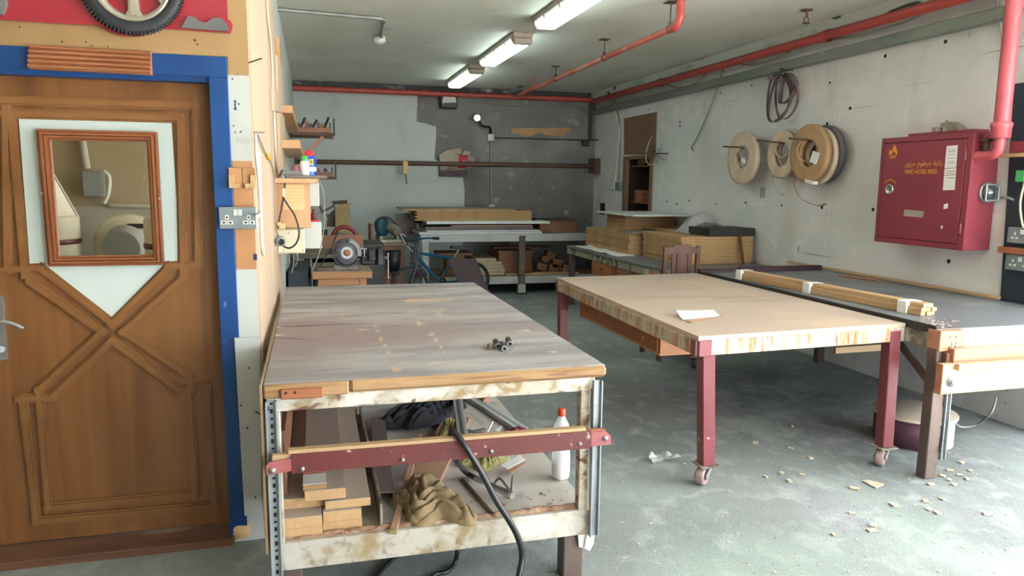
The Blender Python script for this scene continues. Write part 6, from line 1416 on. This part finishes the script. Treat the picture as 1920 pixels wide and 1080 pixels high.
single('drop_cable',B().tube(smooth_path([at(1868,-20,x=XR-.02),at(1873,30,x=XR-.02),at(1882,85,x=XR-.02),at(1896,140,x=XR-.02)],6),.010,6),M['cable_grey'],'grey cable slanting down to the glare-tinted feed pipe','cable')
# tool board with sockets at the door jamb
bx0=at(1893,190,x=XR-.02); 
tbz=thing('socket_board','dark blue-black board with two double sockets beside the roller door','board',(XR-.02,3.6,1.2))
q=[at(1898,190,x=XR-.015),at(1875,563,x=XR-.015)]
part('board', B().prism([V((XR-.015,q[0].y,2.36)),V((XR-.015,q[1].y,.86)),V((XR-.015,DOOR_Y1+.03,.86)),V((XR-.015,DOOR_Y1+.03,2.36))],(.015,0,0)), M['dark_blue'], tbz)
for i,(a,b_) in enumerate(((1888,440),(1884,490))):
    c=at(a,b_,x=XR-.06)
    s=part('socket_box', B().box(XR-.06,XR-.015,c.y-.22,c.y,c.z-.055,c.z+.055,.005), M['socket'], tbz)
    hb_=B(); h2_=B()
    for dy in(.06,.16):
        for dzz,ddy,wz,wy in((.012,0,.010,.006),(-.018,.016,.007,.009),(-.018,-.016,.007,.009)):
            hb_.box(XR-.0625,XR-.06,c.y-dy+ddy-wy,c.y-dy+ddy+wy,c.z+dzz-wz,c.z+dzz+wz)
    hb_.box(XR-.065,XR-.06,c.y-.125,c.y-.10,c.z+.01,c.z+.04)
    part('outlet', hb_, M['plastic_white'], s)
c=at(1885,468,x=XR-.06); single('red_block',B().box(XR-.11,XR-.015,c.y-.25,c.y+.02,c.z-.02,c.z+.02,.004),M['redblock'],'reddish wooden block between the two double sockets','block')
c=at(1862,293,x=XR-.05); single('small_shelf',B().box(XR-.14,XR-.016,DOOR_Y1+.05,at(1868,296,x=XR-.14).y,c.z-.012,c.z+.012,.002),M['beech'],'small pale shelf beneath the glare-tinted feed pipe','shelf')
c2=at(1908,280,x=XR-.08); single('red_box',B().box(XR-.12,XR-.02,c2.y-.2,c2.y+.03,c.z+.012,c.z+.09,.004),M['cab_red'],'small red box on the pale shelf','box')
c=at(1916,330,x=XR-.04); single('green_tag',B().ob(c,(.02,0,0),(0,.035,0),(0,0,.04),.006),M['can_green'],'green plastic fitting on the dark socket board','fitting')
single('board_cable',B().tube(smooth_path([at(1922,340,x=XR-.04),at(1913,380,x=XR-.04),at(1917,420,x=XR-.04),at(1926,440,x=XR-.04)],5),.008,6),M['cable_white'],'cream cable on the dark socket board','cable')
random.seed(17)
# tie holes of the formwork
b=B()
for a,b_ in((1653,300),(1551,232),(1594,203),(1556,155),(1660,105),(1773,78),(1895,50),(1409,160),(1351,174),(1275,236),(1275,229),(1342,382),(1398,380),(1466,385),(1541,389),(1637,393),(1292,376),(1779,490),(1850,410),(1250,378),(1269,382),(1216,205)):
    c=at(a,b_,x=XR); rr=random.uniform(.010,.017); b.lathe([(.001,0),(rr,0),(rr,.002),(rr*.6,.0035),(.001,.003)],c,-X,9)
part('tie_hole', b, M['dark'], bpy.data.objects['wall_right'], kind='stuff')
b=B()
for a in(1427,1430,1433): b.prism(pix([(a,351),(a+1,351),(a+.6,371),(a-.4,371)],x=XR-.001),(.001,0,0))
part('ink_stroke', b, M['ink'], bpy.data.objects['wall_right'], kind='stuff')

# ------------------------------------------------------------------ ceiling fittings
def lamp(y0,y1,lab):
    t=thing('ceiling_light',lab,'ceiling light',(2.085,(y0+y1)/2,ZC-.12),group='fluorescent fittings in line on the ceiling'); w_=.105
    part('housing', B().box(2.085-w_,2.085+w_,y0,y1,ZC-.055,ZC,.01), M['lamp_body'], t)
    b=B().ob((2.085,(y0+y1)/2,ZC-.085),(w_*.92,0,0),(0,(y1-y0)/2-.07,0),(0,0,.035),.022)
    part('diffuser', b, M['tube_glow'], t)
    for y_ in(y0+.035,y1-.035): part('end_cap', B().ob((2.085,y_,ZC-.085),(w_*.95,0,0),(0,.034,0),(0,0,.036),.018), M['lamp_body'], t)
    b=B()
    for y_ in(y0+.06,y0+.35,(y0+y1)/2,y1-.35,y1-.06):
        for s_ in(-1,1): b.ob((2.085+s_*w_*.95,y_,ZC-.065),(.008,0,0),(0,.014,0),(0,0,.022),.003)
    part('clip', b, M['lamp_body'], t)
    return t
lamp(5.15,6.68,'lit fluorescent fitting nearest to the open front, its near end out of view')
lamp(7.35,8.95,'lit fluorescent fitting in the middle of the ceiling row')
lamp(9.5,11.1,'lit fluorescent fitting closest to the back wall')
c=at(712,76,z=ZC-.05)
sd=thing('smoke_detector','white smoke detector on a bent grey conduit','detector',V((c.x,c.y,ZC)))
part('base', B().lathe([(.001,0),(.06,0),(.06,.02),(.052,.025)],V((c.x,c.y,ZC-.01)),-Z,24), M['plastic_cream'], sd)
part('head', B().lathe([(.055,.02),(.062,.028),(.062,.05),(.045,.065),(.03,.075),(.001,.078)],V((c.x,c.y,ZC-.01)),-Z,24), M['plastic_white'], sd)
e=at(722,35,z=ZC-.02)
single('ceiling_conduit',B().tube(smooth_path([V((XL,e.y-.08,ZC-.02)),V((e.x-.25,e.y-.01,ZC-.02)),V((e.x-.08,e.y+.0,ZC-.02)),V((e.x,e.y+.06,ZC-.02)),V((e.x-.0,e.y+.22,ZC-.02)),V((c.x+.01,c.y-.05,ZC-.02))],6),.018,8),M['conduit'],'grey conduit crossing the ceiling from the side wall to the smoke detector','conduit')
c=at(1513,18,z=ZC)
sp=thing('ceiling_sprinkler','small brass sprinkler head on the bare ceiling','sprinkler',c)
part('rose', B().lathe([(.001,0),(.05,0),(.05,.008),(.015,.012)],c,-Z,18), M['rusty'], sp)
part('head', B().cyl(c-Z*.01,c-Z*.06,.012,n=10).lathe([(.022,-.006),(.03,0),(.022,.006)],c-Z*.085,Y,16,closed=True).cyl(c-Z*.11,c-Z*.114,.03,n=14), M['rusty'], sp)

# ------------------------------------------------------------------ what the mirror shows: the wall behind the camera
yb_=YF+.012
single('rear_conduit',B().tube(smooth_path([V((-2.28,yb_+.03,ZC)),V((-2.28,yb_+.03,2.2)),V((-2.25,yb_+.03,1.75))],5),.035,10),M['wall_pale'],'pale upright conduit on the dusty wall seen in the mirror','conduit')
t=thing('isolator_switch','grey isolator switch under the upright conduit, seen in the mirror','switch',(-2.2,yb_,1.5))
part('box', B().box(-2.29,-2.10,yb_,yb_+.10,1.46,1.72,.01), M['plastic_grey'], t); part('handle', B().tube(smooth_path([V((-2.08,yb_+.08,1.72)),V((-2.03,yb_+.1,1.66)),V((-2.05,yb_+.1,1.5)),V((-2.1,yb_+.08,1.40))],5),.02,8), M['plastic_white'], t)
single('wall_pipe',B().cyl(V((-2.05,yb_+.04,1.37)),V((-.78,yb_+.04,1.345)),.022,n=10),M['wall_pale'],'pale level pipe on the dusty wall seen in the mirror','pipe')
def drum(x_,lab,bagged):
    yd=YF+(.75 if bagged else 1.35); t=thing('dust_collector',lab,'dust collector',(x_,yd,0)); c=V((x_,yd,0))
    part('stand', B().lathe([(.001,0),(.26,0),(.26,.55),(.001,.55)],c,Z,28), M['grey_paint'], t)
    part('drum', B().lathe([(.27,.55),(.28,.57),(.28,1.28),(.27,1.30),(.001,1.30)],c,Z,36), M['machine_cream'], t)
    part('clamp_band', B().lathe([(.283,1.03),(.288,1.035),(.288,1.075),(.283,1.08)],c,Z,36), M['maroon'], t)
    if bagged:
        part('filter_bag', B().grid(lambda u,v:c+V((math.cos(2*PI*u)*(.26*(1-.55*v)+.012*math.sin(u*40)),math.sin(2*PI*u)*(.26*(1-.55*v)+.012*math.sin(u*40)),1.3+v*1.1))+V((-.35*v,0,0)),40,12), M['canvas'], t)
drum(-2.45,'cream dust collector drum under a canvas filter bag, seen in the mirror',True)
drum(-1.2,'cream dust collector drum with a dark lower bag, seen in the mirror',False)
c=V((-1.80,YF+.50,1.0))
t=thing('fan_housing','grey fan housing between the two dust collector drums, seen in the mirror','fan',(c.x,c.y,0))
part('volute', B().lathe([(.001,-.12),(.27,-.12),(.30,-.09),(.30,.09),(.27,.12),(.001,.12)],c,Y,36), M['machine_cream'], t)
part('motor', B().cyl(c+V((0,.12,0)),c+V((0,.32,-.02)),.20,.17,26), M['plastic_grey'], t)
part('stand', B().box(c.x-.2,c.x+.2,c.y-.15,c.y+.15,0,.75,.01), M['grey_paint'], t)
part('name_plate', B().box(c.x+.02,c.x+.17,c.y+.12,c.y+.125,1.16,1.21), M['black'], t)
